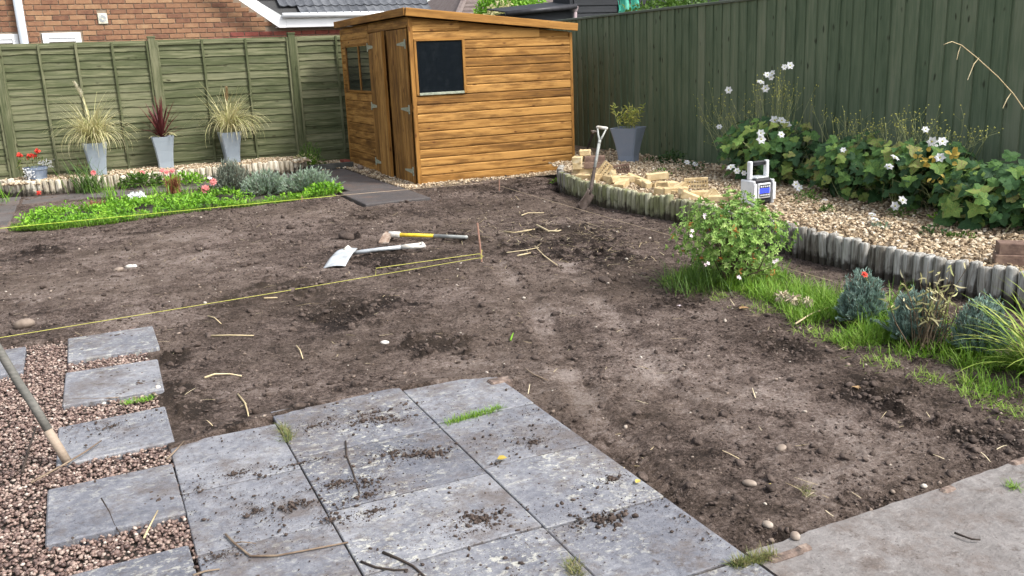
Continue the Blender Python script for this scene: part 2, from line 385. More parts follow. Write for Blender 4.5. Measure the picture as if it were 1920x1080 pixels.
mt['tarp'] = simple('tarp', [(.015, .16, .11), (.04, .30, .21), (.12, .42, .32)], 8, stretch=(1, 1, .3), bump=.6, bd=.03, rough=.4)
mt['yellow_brick'] = simple('yellow_brick', [(0, (.24, .165, .09)), (.35, (.47, .345, .18)), (.7, (.60, .47, .27)), (1, (.68, .58, .40))], 14, rnd=.35, bump=.5, bd=.004, bscale=70)
mt['brown_brick'] = simple('brown_brick', [(.08, .05, .04), (.17, .11, .085), (.30, .21, .15)], 22, rnd=.3, bump=.5, bd=.004)
mt['hole'] = simple('hole', [(.02, .012, .01), (.04, .025, .02)], 20, bump=0)
def logmat(name, stops, green=None):
    t = NT(name); vec = t.coord((22, 22, 1.6)); a = t.noise(vec, 2.5, 8, .7, .6); v2 = t.coord((1, 1, 1))
    f = t.math('ADD', t.mr(a, .33, .67, 0, .72), t.math('MULTIPLY', t.rand(), .34)); col = t.ramp(f, stops)
    if green: col = t.mix(t.mr(t.noise(v2, 5, 4), .42, .62, 0, .8), col, green)
    # soil splash near the base and black weather stain in the grain
    col = t.mix(t.mr(t.noise(t.coord((22, 22, 3)), 1.3, 5), .56, .68, 0, .8), col, (.035, .026, .018))
    z = t.n('SeparateXYZ', None, i0=t.n('TexCoord').outputs['Object']).outputs[2]
    z = t.math('ADD', z, t.mr(t.noise(v2, 14, 4), .3, .7, -.05, .05))
    col = t.mix(t.mr(z, .015, .075, .9, 0), col, (.03, .022, .016))
    return t.fin(col, .85, t.bump(a, .6, .006), .2)
mt['log_grey'] = logmat('log_grey', [(.05, .042, .033), (.19, .172, .145), (.37, .36, .33), (.56, .56, .53)])
mt['log_green'] = logmat('log_green', [(.07, .068, .038), (.20, .19, .12), (.36, .35, .24), (.50, .49, .38)], (.17, .18, .075))
mt['log_pale'] = logmat('log_pale', [(.09, .065, .043), (.33, .28, .20), (.60, .55, .44), (.72, .68, .58)])
# objects
t = NT('planter'); v = t.coord((1, 1, 1))
col = t.mix(t.mr(t.noise(v, 6, 6, .65), .5, .75, 0, .4), t.mix(t.rand(), (.25, .295, .34), (.29, .335, .375)), (.38, .40, .41))
mt['planter'] = t.fin(col, .5, t.bump(t.noise(t.coord((40, 40, 3)), 1), .15, .002), .4)
t = NT('planter_slate'); v = t.coord((1, 1, 1))
mt['planter_slate'] = t.fin(t.mix(t.mr(t.noise(v, 6, 6, .65), .5, .75, 0, .35), (.20, .236, .295), (.30, .32, .35)), .5, None, .4)
mt['pot_blue'] = simple('pot_blue', [(.10, .135, .20), (.17, .21, .28), (.26, .30, .35)], 10, bump=.15, rough=.4)
mt['compost'] = simple('compost', [(.02, .014, .01), (.06, .04, .03)], 40, bump=.8)
mt['steel'] = simple('steel', [(.33, .345, .35), (.50, .53, .55), (.62, .65, .68)], 10, bump=.2, rough=.45, metal=.25)
mt['steel_dirty'] = simple('steel_dirty', [(.03, .022, .018), (.065, .048, .040), (.13, .105, .095)], 14, bump=.4, rough=.7)
mt['shaft_grey'] = simple('shaft_grey', [(.20, .205, .195), (.31, .32, .30), (.42, .43, .40)], 16, bump=.1, rough=.5)
mt['mud_white'] = simple('mud_white', [(.33, .28, .22), (.52, .50, .45), (.68, .67, .64)], 14, bump=.2)
mt['yellow'] = simple('yellow', [(.38, .26, .04), (.66, .47, .03), (.72, .53, .04)], 18, bump=.1, rough=.45)
mt['rust'] = simple('rust', [(.10, .06, .04), (.28, .20, .15), (.45, .40, .34)], 16, bump=.4)
mt['old_pole'] = wood('old_pole', [(.03, .03, .026), (.075, .075, .066), (.19, .18, .16)], knots=False, gs=1)
mt['peg'] = wood('peg', [(.20, .10, .07), (.34, .19, .14), (.42, .28, .2)], knots=False)
mt['bare_wood'] = wood('bare_wood', [(.14, .10, .07), (.26, .20, .15), (.38, .31, .24)], knots=False, gs=1)
mt['string_yellow'] = simple('string_yellow', [(.36, .34, .07), (.50, .48, .13)], 60, bump=0)
mt['string_lime'] = simple('string_lime', [(.38, .48, .05), (.50, .60, .10)], 60, bump=0)
mt['string_buff'] = simple('string_buff', [(.38, .28, .18), (.52, .42, .30)], 60, bump=0)
mt['white_plastic'] = simple('white_plastic', [(.60, .62, .63), (.75, .76, .77), (.80, .80, .80)], 12, bump=.1, rough=.4)
mt['black_plastic'] = simple('black_plastic', [(.015, .015, .017), (.035, .035, .04)], 12, bump=.1, rough=.45)
mt['twig'] = simple('twig', [(.06, .04, .028), (.14, .10, .07), (.30, .23, .16)], 14, rnd=.4, bump=.3)
mt['twig_dark'] = simple('twig_dark', [(.025, .018, .014), (.06, .045, .036)], 14, rnd=.4, bump=.3)
mt['straw'] = simple('straw', [(.28, .20, .10), (.52, .42, .25), (.68, .60, .42)], 14, tone=.5, rnd=.2, bump=.1)
t = NT('lcd'); mt['lcd'] = t.fin((.05, .07, .8), .3, None, .5); t.setin(t.b.inputs['Emission Color'], (.04, .07, 1.)); t.setin(t.b.inputs['Emission Strength'], .35)
# foliage
def leafm(name, stops, tone=.75, rnd=0., scale=9, trans=.25, rough=.55, bump=0.2): 
    return simple(name, stops, scale, tone=tone, rnd=rnd, bump=bump, bd=.003, trans=trans, rough=rough, spec=.35, orand=rnd > 0)
mt['grass'] = leafm('grass', [(.05, .12, .012), (.12, .25, .02), (.20, .34, .035), (.36, .38, .12)])
mt['tuft'] = leafm('tuft', [(.05, .08, .02), (.10, .14, .03), (.22, .20, .08), (.34, .27, .14)])
mt['lime'] = leafm('lime', [(.04, .11, .012), (.13, .30, .022), (.23, .45, .035), (.36, .54, .08)])
mt['midgreen'] = leafm('midgreen', [(.03, .075, .012), (.07, .14, .02), (.12, .2, .03)])
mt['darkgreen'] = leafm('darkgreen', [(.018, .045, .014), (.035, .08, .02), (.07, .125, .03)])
mt['lavender'] = leafm('lavender', [(.09, .15, .12), (.18, .28, .23), (.30, .41, .35), (.42, .53, .46)], trans=.15)
mt['lavgrey'] = leafm('lavgrey', [(.10, .12, .09), (.19, .22, .17), (.30, .33, .26)], trans=.1)
mt['catmint'] = leafm('catmint', [(.11, .20, .08), (.20, .30, .17), (.31, .38, .30), (.40, .42, .46)], trans=.15)
mt['redbrown'] = leafm('redbrown', [(.12, .04, .02), (.24, .09, .045), (.36, .17, .08)])
mt['cordyline'] = leafm('cordyline', [(.045, .010, .012), (.11, .022, .024), (.19, .06, .05)], tone=0, rnd=.7)
mt['drygrass'] = leafm('drygrass', [(.20, .25, .08), (.40, .40, .17), (.60, .54, .30), (.72, .66, .45)])
mt['plume'] = leafm('plume', [(.5, .46, .30), (.68, .64, .48), (.75, .72, .6)])
mt['plume_brown'] = leafm('plume_brown', [(.3, .2, .1), (.45, .32, .18)])
mt['azalea'] = leafm('azalea', [(.06, .15, .03), (.18, .32, .065), (.36, .50, .14), (.55, .63, .28)])
mt['bamboo'] = leafm('bamboo', [(.12, .18, .03), (.28, .32, .06), (.46, .44, .12), (.50, .36, .12)])
mt['orange'] = leafm('orange', [(.35, .12, .03), (.5, .24, .06)])
t = NT('anemone'); v = t.coord((1, 1, 1)); rr = t.rand()
f = t.math('ADD', t.math('MULTIPLY', rr, .82), t.mr(t.noise(v, 14, 5), .3, .7, -.10, .22))
col = t.ramp(f, [(0, (.017, .050, .018)), (.35, (.038, .100, .026)), (.62, (.095, .19, .036)), (.80, (.20, .27, .055)), (.90, (.17, .14, .06)), (.94, (.12, .085, .05)), (1, (.36, .36, .06))])
mt['anemone'] = t.fin(col, .68, t.bump(t.noise(v, 40, 3), .3, .004), .35, .2)
mt['yellowleaf'] = leafm('yellowleaf', [(.40, .29, .05), (.56, .44, .11)], tone=0, rnd=.5)
mt['brownleaf'] = leafm('brownleaf', [(.34, .20, .09), (.55, .40, .22)], tone=0, rnd=.5)
mt['strap'] = leafm('strap', [(.06, .14, .02), (.14, .25, .03), (.32, .38, .07), (.50, .46, .18)], tone=.2, rnd=.6, scale=5)
mt['petal_white'] = simple('petal_white', [(.72, .74, .76), (.80, .80, .80)], 20, bump=.05, trans=.4, rough=.6)
mt['petal_red'] = simple('petal_red', [(.58, .035, .025), (.70, .09, .06)], 20, bump=.1, trans=.2)
mt['petal_pink'] = simple('petal_pink', [(.62, .14, .14), (.74, .32, .30)], 20, bump=.1, trans=.2)
mt['petal_pale'] = simple('petal_pale', [(.70, .55, .58), (.78, .70, .72)], 20, bump=.1, trans=.2)
mt['stem'] = simple('stem', [(.12, .15, .06), (.22, .25, .11), (.34, .34, .18)], 20, bump=0)
mt['stem_brown'] = simple('stem_brown', [(.06, .045, .03), (.15, .11, .07)], 20, bump=.2)
mt['bud'] = simple('bud', [(.28, .30, .06), (.46, .44, .12)], 20, bump=0)
mt['seed'] = simple('seed', [(.33, .25, .17), (.52, .43, .32), (.64, .56, .45)], 20, tone=.5, bump=.3)

# ================================================================== SETTING
def sstep(x, a, b):
    t = np.clip((x-a)/(b-a), 0, 1); return t*t*(3-2*t)
gb = GB(); gb.add([(-120, -60, -.22), (120, -60, -.22), (120, 180, -.22), (-120, 180, -.22)], [[0, 1, 2, 3]])
tag(gb.build('ground', mt['ground']), kind='structure')

LOOSE = [(G(*p[:2]), p[2], p[3]) for p in ((720, 480, .30, .9), (650, 445, .12, .8), (800, 470, .35, .6), (870, 445, .25, .7), (560, 535, .22, .8), (480, 545, .18, .7), (420, 560, .16, .6),
    (650, 580, .26, .8), (720, 570, .2, .6), (830, 640, .16, 1.), (790, 640, .12, .9), (1000, 350, .6, .7), (1080, 440, .4, .9), (1040, 430, .3, .7), (1130, 480, .3, .8), (960, 460, .25, .6), (700, 410, .2, .6),
    (380, 740, .2, .7), (560, 750, .18, .6), (440, 790, .14, .8), (690, 760, .12, .6), (1260, 560, .25, .6), (1480, 640, .18, .7), (1640, 730, .2, .8), (1800, 800, .16, .8), (1500, 1000, .10, .8), (1640, 930, .14, .8), (1080, 830, .1, .6), (330, 660, .14, .9), (330, 730, .13, .8), (250, 430, .3, .5), (60, 470, .3, .6), (1240, 905, .06, .4))]
PALE = [(G(*p[:2]), p[2], p[3]) for p in ((330, 470, .8, .55), (150, 570, .5, .5), (120, 520, .5, .4), (700, 445, .2, .3), (1150, 640, .35, .5), (1450, 790, .42, .6), (1300, 700, .35, .45), (1560, 870, .35, .5), (560, 400, .5, .3), (980, 560, .3, .4), (860, 690, .3, .45), (620, 640, .25, .35), (1330, 860, .3, .4), (1010, 700, .2, .4))]
TRACK = [[G(*p)[:2] for p in q] for q in (((930, 490), (1010, 580), (1060, 680), (1120, 780), (1250, 910)), ((1060, 490), (1150, 600), (1240, 710), (1330, 800)), ((1150, 800), (1215, 870), (1260, 915)))]
def soil_loose(x, y):
    v = np.zeros_like(x)
    for c, r, a in LOOSE: v = np.maximum(v, a*np.exp(-((x-c[0])**2+((y-c[1])*.75)**2)/(r*r)))
    v = v+.55*fbm(x, y, 2.2, 4, 5)
    lo = sstep(v+1.7*fbm(x, y, 8.5, 5, 6, .65), .26, .85)
    p = np.zeros_like(x)
    for c, r, a in PALE: p = np.maximum(p, a*np.exp(-((x-c[0])**2+((y-c[1])*.6)**2)/(r*r)))
    for tr in TRACK:
        for a, b in zip(tr[:-1], tr[1:]):
            d = b-a; L = np.hypot(*d); ux, uy = d/L; q = (x-a[0])*-uy+(y-a[1])*ux; s_ = (x-a[0])*ux+(y-a[1])*uy
            p = np.maximum(p, .6*np.exp(-(q/.075)**4)*sstep(s_, -.05, .03)*sstep(-s_, -L-.05, -L+.03))
    p = p*np.clip(.75+2.8*fbm(x, y, 5, 5, 41, .6), .05, 1.4)
    return lo-np.clip(p, 0, .75)*(1-.7*lo)
def soil_z(x, y, detail=True):
    lo = soil_loose(x, y)
    z = -.026+fbm(x, y, .8, 3, 1)*.035+fbm(x, y, 3.1, 4, 2)*.030
    z = z+.02*sstep(y, 4.5, 7)
    if detail:
        lo_ = np.clip(lo, 0, 1); z = z+fbm(x, y, 13, 4, 3, .6)*(.018+.026*lo_)+fbm(x, y, 28, 3, 14, .6)*.009*(1.5+np.clip(lo, -.7, 1))
        z = z+np.clip(fbm(x, y, 9, 4, 8, .6)-.05, 0, 1)*.18*lo_
        z = z+fbm(x, y, 62, 3, 4, .7)*(.010+.007*lo_)
    for k, tr in enumerate(TRACK):
        for a, b in zip(tr[:-1], tr[1:]):
            d = b-a; L = np.hypot(*d); ux, uy = d/L
            s = (x-a[0])*ux+(y-a[1])*uy; q = (x-a[0])*-uy+(y-a[1])*ux
            m = np.exp(-(q/.075)**4)*sstep(s, -.05, .03)*sstep(-s, -L-.05, -L+.03)
            tread = np.clip(np.sin((s+np.abs(q)*.5)*2*math.pi/.042)*1.6, -1, 1)
            z = z-m*(.008-.0035*tread*(.55 if k < 2 else 1.2))+.004*np.exp(-((np.abs(q)-.10)/.03)**2)*sstep(s, -.05, .03)*sstep(-s, -L-.05, -L+.03)
    # sunk beneath everything that is laid or raised
    def dip(z, m, d): return z*(1-m)+d*m
    e = .012
    ybk = np.interp(x, [.13, .41, .68, 1.06, 1.44, 1.67], [3.74, 3.84, 3.90, 3.935, 3.90, 3.83])+.03*fbm(x, y, 9, 4, 55); pat = sstep(x, .10, .10+e)*sstep(-x, -1.662, -1.662+e)*sstep(ybk-y, -.004, .03)
    z = z-.022*np.exp(-((x-1.68)/.10)**2)*(y < 3.8)            # trodden lower along the slab edge
    z = np.where((x > .1) & (x < 1.66), np.maximum(z, (.008+.012*fbm(x, y, 20, 3, 56))*np.exp(-((y-ybk)/.12)**2)-.03*(1-np.exp(-((y-ybk)/.12)**2))), z)
    pth = sstep(x, 1.6, 1.6+e)*sstep(-y, -1.97, -1.97+e)
    z = z-.02*np.exp(-((y-2.02)/.08)**2)*(x > 1.7)
    gr = sstep(-x, -.125, -.125+e)*sstep(-y, -5.83, -5.83+.05)
    sl = sstep(x, 2.62, 2.64)*sstep(-x, -3.44, -3.42)*sstep(y, 9.62, 9.66)
    rb = sstep(x, 4.76, 4.80)*sstep(-y, -9.4, -9.3)
    lb = sstep(y, 13.4, 13.5)
    m = np.clip(np.maximum.reduce([pat, pth, gr, sl, rb, lb]), 0, 1)
    return dip(z, m, -.10), lo
def sz(x, y):
    return float(soil_z(np.array([x]), np.array([y]))[0][0])
xs = np.concatenate([np.arange(-3.2, -.7, .03), np.arange(-.7, 4.2, .0115), np.arange(4.2, 5.3, .02)])
yy = [1.55]
while yy[-1] < 14.2: yy.append(yy[-1]+.0085+.0032*max(0, yy[-1]-1.9))
ys = np.array(yy)
X, Y = np.meshgrid(xs, ys); Z, LO = soil_z(X, Y)
n, m = X.shape
idx = np.arange(n*m).reshape(n, m)
gb = GB(); gb.add(np.stack([X, Y, Z], -1).reshape(-1, 3), np.stack([idx[:-1, :-1], idx[:-1, 1:], idx[1:, 1:], idx[1:, :-1]], -1).reshape(-1, 4), LO.ravel())
tag(gb.build('soil', mt['soil'], smooth=True), kind='structure')

def free(x, y):                                # open soil
    a = (x > .12) & (x < 1.68) & (y < np.interp(x, [.13, .41, .68, 1.06, 1.44, 1.67], [3.74, 3.84, 3.90, 3.935, 3.90, 3.83])+.01); b = (x > 1.55) & (y < 2.0); c = (x < .2) & (y < 5.85)
    d = (x > 2.6) & (x < 3.47) & (y > 9.58); e = (x > 4.66) & (y < 9.5); f = (y > 13.2)
    return ~(a | b | c | d | e | f)
def scatter(N, x0, x1, y0, y1, near=1.0):
    x = rng.uniform(x0, x1, N); y = y0+(y1-y0)*rng.random(N)**near
    return x, y
# clods and crumbs
x, y = scatter(108000, -2.2, 5.0, 1.9, 11.0, 1.7)
lo = soil_loose(x, y); ok = free(x, y) & (rng.random(len(x)) < .30+.65*np.clip(lo, -.25, 1)); x, y, lo = x[ok], y[ok], lo[ok]
z = soil_z(x, y)[0]; s = .0034*(1+rng.pareto(2.7, len(x))); s = np.clip(s, .0026, .017)*(1+.05*y)
print('clods', len(x))
gb = GB(); big = s > .014
for sel, base in ((big, ICO2), (~big, ICO)):
    rocks(gb, np.stack([x, y, z+s*.22], 1)[sel], np.stack([s*rng.uniform(.8, 1.5, len(s)), s*rng.uniform(.8, 1.3, len(s)), s*.6], 1)[sel], base, .13 if base is ICO2 else .26, tilt=.5)
tag(gb.build('soil_clods', mt['clod'], smooth=True), kind='stuff')
# little stones lying on the soil
x, y = scatter(2600, -2.2, 5.0, 1.9, 11.0, 1.7); ok = free(x, y); x, y = x[ok], y[ok]
z = soil_z(x, y)[0]; s = np.clip(.003*(1+rng.pareto(2.8, len(x))), .003, .0095)*(1+.04*y)
gb = GB(); rocks(gb, np.stack([x, y, z+s*.35], 1), np.stack([s*1.3, s, s*.7], 1), ICO, .14, rng.random(len(x))**3.2*.75, tilt=.4)
tag(gb.build('soil_stones', mt['stone'], smooth=True), kind='stuff')
# broken straw and root bits
x, y = scatter(760, -1.8, 4.4, 2.1, 10.5, 1.4)
c = G(1040, 440); k = 420; x[:k] = c[0]+rng.normal(0, .45, k); y[:k] = c[1]+rng.normal(0, .8, k)
ok = free(x, y); x, y = x[ok], y[ok]; z = soil_z(x, y)[0]+.006
gb = GB(); N = len(x)
blades(gb, np.stack([x, y, z], 1), rng.uniform(0, 6.28, N), rng.normal(1.5, .12, N), rng.uniform(.02, .10, N), rng.uniform(.003, .006, N), rng.normal(.1, .2, N), 3, tipw=.4)
tag(gb.build('straw_litter', mt['straw']), kind='stuff')

# ---- patio of paving slabs
pat = empty('patio', (.9, 3, 0), kind='structure')
gb = GB(); box(gb, (.135, 1.4, -.12), (1.62, 3.76, -.010)); gb.build('bedding', mt['mortar'], pat)
cols = {0: (.13, .572), 1: (.572, 1.182), 2: (1.182, 1.635)}
rows = {0: [3.80, 3.285, 2.81, 2.35, 1.9, 1.45], 1: [3.95, 3.385, 2.885, 2.43, 1.97, 1.5], 2: [3.90, 3.43, 2.93, 2.41, 1.965, 1.5]}
for c_, (a, b) in cols.items():
    for y1, y0 in zip(rows[c_][:-1], rows[c_][1:]):
        if c_ == 2: b = 1.650
        g_ = .0026; w2, h2 = (b-a)/2-g_, (y1-y0)/2-.0055
        gb = GB(); box(gb, (-w2, -h2, -.045), (w2, h2, 0), bev=.003)
        o = inst('paving_slab', gb.mesh('paving_slab', mt['slab']), ((a+b)/2, (y0+y1)/2, rng.normal(0, .0018)), pat, (rng.normal(0, .0025), rng.normal(0, .0025), rng.normal(0, .003)))
# the raw concrete path in the near right corner
gb = GB(); nx, ny = 90, 34
xs2 = np.linspace(1.66, 4.2, nx); ys2 = np.linspace(1.2, 1.985, ny); X, Y = np.meshgrid(xs2, ys2)
X = X+.0; edge = (Y > 1.97); Y = np.where(edge, 1.985+fbm(X, X*0, 9, 4, 3)*.035+.02*(X-1.7), Y)
Z = fbm(X, Y, 3, 4, 9)*.012+fbm(X, Y, 25, 3, 7)*.004-.004
idx = np.arange(nx*ny).reshape(ny, nx)
gb.add(np.stack([X, Y, Z], -1).reshape(-1, 3), np.stack([idx[:-1, :-1], idx[:-1, 1:], idx[1:, 1:], idx[1:, :-1]], -1).reshape(-1, 4))
E_ = np.stack([X[-1], Y[-1], Z[-1]], -1); E2 = E_.copy(); E2[:, 2] = -.12; k = nx
gb.add(np.concatenate([E_, E2]), [[i, i+k, i+k+1, i+1] for i in range(k-1)])
E_ = np.stack([X[:, 0], Y[:, 0], Z[:, 0]], -1); E2 = E_.copy(); E2[:, 2] = -.12; k = ny
gb.add(np.concatenate([E_, E2]), [[i, i+1, i+k+1, i+k] for i in range(k-1)])
cp = tag(gb.build('concrete_path', mt['concrete'], smooth=True), kind='structure')
ORG[cp.name] = Vector((0, 0, 0))
gb = GB()
for (px, py, l, q) in ((1470, 1038, .13, .03), (1505, 1024, .05, .03), (1912, 862, .11, .015), (1775, 915, .06, .02)):
    c = G(px, py); box(gb, (c[0]-l/2, c[1]-.022, -.08), (c[0]+l/2, c[1]+.012, .004), bev=.008)
gb.build('brick_edge', mt['brickedge'], cp)
c = G(938, 714); gb = GB(); box(gb, (-.06, -.03, -.04), (.06, .035, .006), bev=.008)
inst('brick_edge', gb.mesh('brick_edge', mt['brickedge']), (c[0], c[1], .002), pat, (0, .03, .06))
# crumbs of soil dropped on the paving
cl = [G(*p) for p in ((735, 850), (700, 960), (690, 930), (640, 905), (560, 870), (880, 640+330), (900, 980), (1135, 975), (930, 985), (700, 775), (680, 790), (590, 800), (740, 790), (810, 850), (480, 960), (410, 1045), (1280, 935), (1330, 960), (1030, 760), (1000, 830), (1150, 900), (300, 940), (250, 1000), (220, 700), (260, 720), (220, 630), (210, 800), (1090, 790), (1350, 1000), (620, 975), (1500, 1060), (440, 890))]
x, y = scatter(21000, -.3, 1.66, 1.7, 5.8, 1.25); nz = fbm(x, y, 3.2, 4, 12)
k = len(x)//2
for i in range(k):
    c = cl[i % len(cl)]; q_ = (i*7) % len(cl); r_ = abs(rng.normal(0, 1))**1.6; a_ = rng.uniform(0, 6.28); x[i] = c[0]+r_*math.cos(a_)*(.05+.006*q_); y[i] = c[1]+r_*math.sin(a_)*(.03+.002*(i % len(cl)))
inpat = ((x > .14) & (x < 1.63) & (y < 3.9)) | ((x > -.27) & (x < .15) & (((y > 5.27) & (y < 5.75)) | ((y > 4.53) & (y < 5.03)) | ((y > 3.82) & (y < 4.26)) | ((y > 3.12) & (y < 3.57)) | (y < 2.87)))
keep = np.ones(len(x), bool); keep[k:] = rng.random(len(x)-k) < np.clip(.22+2.2*nz[k:], .03, 1)
ok = inpat & keep; x, y = x[ok], y[ok]
s = np.clip(.00105*(1+rng.pareto(2.3, len(x))), .0009, .0068)
gb = GB(); rocks(gb, np.stack([x, y, s*.45+.002], 1), np.stack([s*rng.uniform(.9, 1.8, len(s)), s, s*.7], 1), ICO, .18, rng.random(len(x))*.6, tilt=.4)
for (px, py, r) in ((895, 978, .032), (1135, 978, .03), (905, 972, .026), (780, 853, .022), (820, 853, .026), (555, 950, .03), (545, 952, .02), (712, 786, .024), (690, 912, .016), (930, 870, .01), (1285, 925, .02), (690, 905, .02), (1120, 970, .02), (630, 915, .015), (1262, 560, .03), (1130, 526, .035), (1150, 523, .02)):
    c = G(px, py); k = 26
    k = 38; P = c+rng.normal(0, 1, (k, 3))*np.array([r*1.5, r*.7, 0]); P[:, 2] = rng.uniform(.002, .006+r*.12, k)
    rocks(gb, P, np.stack([q_ := rng.uniform(.06, .34, k)*r*(1+(rng.random(k) < .1)), q_*.8, q_*.55], 1), ICO, .28, rng.random(k)*.6)
tag(gb.build('soil_crumbs', mt['clod'], smooth=True), kind='stuff')

# ---- brown pebble strip with stepping stones
gb = GB(); box(gb, (-2.2, 1.3, -.10), (.108, 5.82, -.034)); tag(gb.build('pebble_bed', mt['mortar']), kind='structure')
ST = [(-.265, .205, 5.27, 5.76, 'grey stepping stone nearest the yellow string, top of the row in brown pebbles'),
      (-.275, .175, 4.52, 5.045, 'grey stepping stone with a stick and a weed at its near edge'),
      (-.295, .155, 3.82, 4.275, 'grey stepping stone the wooden pole stands against'),
      (-.315, .128, 3.12, 3.58, 'wide stepping stone between the crossed stick and the paved corner'),
      (-.33, .120, 2.42, 2.875, 'stepping stone cut off by the bottom edge of the photo'),
      (-.93, -.48, 5.215, 5.71, 'stepping stone at the left edge beyond the leaning pole')]
for a, b, y0, y1, lab in ST:
    w2, h2 = (b-a)/2, (y1-y0)/2; gb = GB(); box(gb, (-w2, -h2, -.045), (w2, h2, 0), bev=.006)
    o = inst('stepping_stone', gb.mesh('stepping_stone', mt['slab']), ((a+b)/2, (y0+y1)/2, .004+rng.normal(0, .002)), None, (rng.normal(0, .006), rng.normal(0, .006), rng.normal(0, .012)))
    tag(o, lab, 'stepping stone', 'stepping stones set in brown pebbles')
x, y = scatter(44000, -1.25, .135, 1.9, 5.86, 1.1)
ok = np.ones(len(x), bool)
for a, b, y0, y1, _ in ST: ok &= ~((x > a-.002) & (x < b+.002) & (y > y0) & (y < y1))
ok &= (y < 5.80+.06*np.sin(x*5)+rng.normal(0, .04, len(x))); x, y = x[ok], y[ok]
s = rng.uniform(.0042, .0088, len(x))*np.where(rng.random(len(x)) < .06, 1.4, 1)
gb = GB(); rocks(gb, np.stack([x, y, -.022+rng.uniform(-.006, .014, len(x))], 1), np.stack([s*1.25, s*.95, s*.7], 1), ICO, .09, rng.beta(1.3, 1.5, len(x)), tilt=.5)
tag(gb.build('pebbles', mt['pebble'], smooth=True), kind='stuff')
print('pebbles', len(x))

# ---- dark path to the shed and the one at the left
pa = empty('garden_path', (3.1, 11, 0), kind='structure')
for (a, b, y0, y1, z0) in ((2.66, 3.42, 9.62, 10.78, .012), (2.80, 3.40, 10.79, 11.6, .010), (2.80, 3.40, 11.61, 12.4, .008), (2.80, 3.40, 12.41, 13.3, .006)):
    w2, h2 = (b-a)/2, (y1-y0)/2; gb = GB(); box(gb, (-w2, -h2, -.06), (w2, h2, 0), bev=.008)
    inst('path_slab', gb.mesh('path_slab', mt['slab_dark']), ((a+b)/2, (y0+y1)/2, z0), pa, (0, 0, rng.normal(0, .004)))
lp = empty('side_path', (-1.5, 12, 0), kind='structure')
for i in range(2):
    for j in range(4):
        x0, y0 = -2.3+i*.72, 10.4+j*.74
        gb = GB(); box(gb, (-.352, -.362, -.06), (.352, .362, 0), bev=.008)
        inst('path_slab', gb.mesh('path_slab', mt['slab_dark']), (x0+.35, y0+.36, .006), lp, (rng.normal(0, .006), rng.normal(0, .006), 0))
gb = GB()
for i in range(6):
    box(gb, (-1.10+i*.001, 10.42+i*.105, -.05), (-.86, 10.42+i*.105+.098, .010), bev=.006)
gb.build('brick_edge', mt['brickedge'], lp)
gb = GB(); box(gb, (-.84, 12.55, -.06), (2.78, 13.22, .004), bev=.005); gb.build('path_slab', mt['slab_dark'], lp)

# ================================================================== LEFT FENCE
YF = 14.4; PX0, SP = -.963, 1.995
fl = empty('panel_fence', (1, YF, 0), 'olive green lap panel fence with square posts along the far side', 'fence')
def slatmesh(L, seed):
    r = np.random.default_rng(seed); n = 18; xs = np.linspace(-L/2, L/2, n)
    lowe = np.cumsum(r.normal(0, .0048, n)); lowe = lowe-lowe.mean(); lowe = np.clip(lowe, -.016, .016)
    gb = GB(); V = []
    for x, e in zip(xs, lowe):
        V += [(x, -.016, -.070+e), (x, .002, -.070+e), (x, .008, .075), (x, .001, .075)]
    gb.add(V, [[i*4+j, i*4+(j+1) % 4, i*4+4+(j+1) % 4, i*4+4+j] for i in range(n-1) for j in range(4)])
    gb.add(V[:4], [[0, 1, 2, 3]]); gb.add(V[-4:], [[3, 2, 1, 0]])
    return gb.mesh('slat', mt['fence_olive'])
SL = SP-.096
slm = [slatmesh(SL, i) for i in range(6)]
def bar(L, w_, d, mat, name='bar', bev=.004):
    gb = GB(); box(gb, (-L/2, -d/2, -w_/2), (L/2, d/2, w_/2), bev=bev); return gb.mesh(name, mat)
VERT = (0, -math.pi/2, 0)
postm = bar(2.05, .098, .098, mt['fence_olive'], 'post'); capm = bar(.115, .022, .115, mt['fence_olive'], 'post_cap'); boardm = bar(SP-.11, .25, .03, mt['fence_olive'], 'gravel_board')
railm = bar(SL, .045, .05, mt['fence_olive'], 'rail'); trimm = bar(1.80, .034, .03, mt['fence_olive'], 'batten')
for k in range(-1, 4):
    xk = PX0+SP*k
    p = inst('post', postm, (xk, YF, .96), fl, VERT)
    inst('post_cap', capm, (xk, YF, 1.995), fl)
for k in range(-1, 3):
    xc = PX0+SP*(k+.5)
    pn = inst('panel', railm, (xc, YF+.005, 1.90), fl)
    inst('rail', railm, (xc, YF-.002, .22), pn)
    for i in range(15):
        o = inst('slat', slm[(i*5+k*3) % 6], (xc, YF+.012+rng.normal(0, .001), .315+i*.1115), pn, (rng.normal(0, .006), rng.normal(0, .004), 0))
    nb = 5 if k < 1 else 4
    for i in range(nb):
        xb = xc-SL/2+.017+(SL-.034)*i/(nb-1)
        inst('batten', trimm, (xb, YF-.020, 1.06-.02), pn, VERT)
    inst('gravel_board', boardm, (xc, YF+.004, .130), fl)

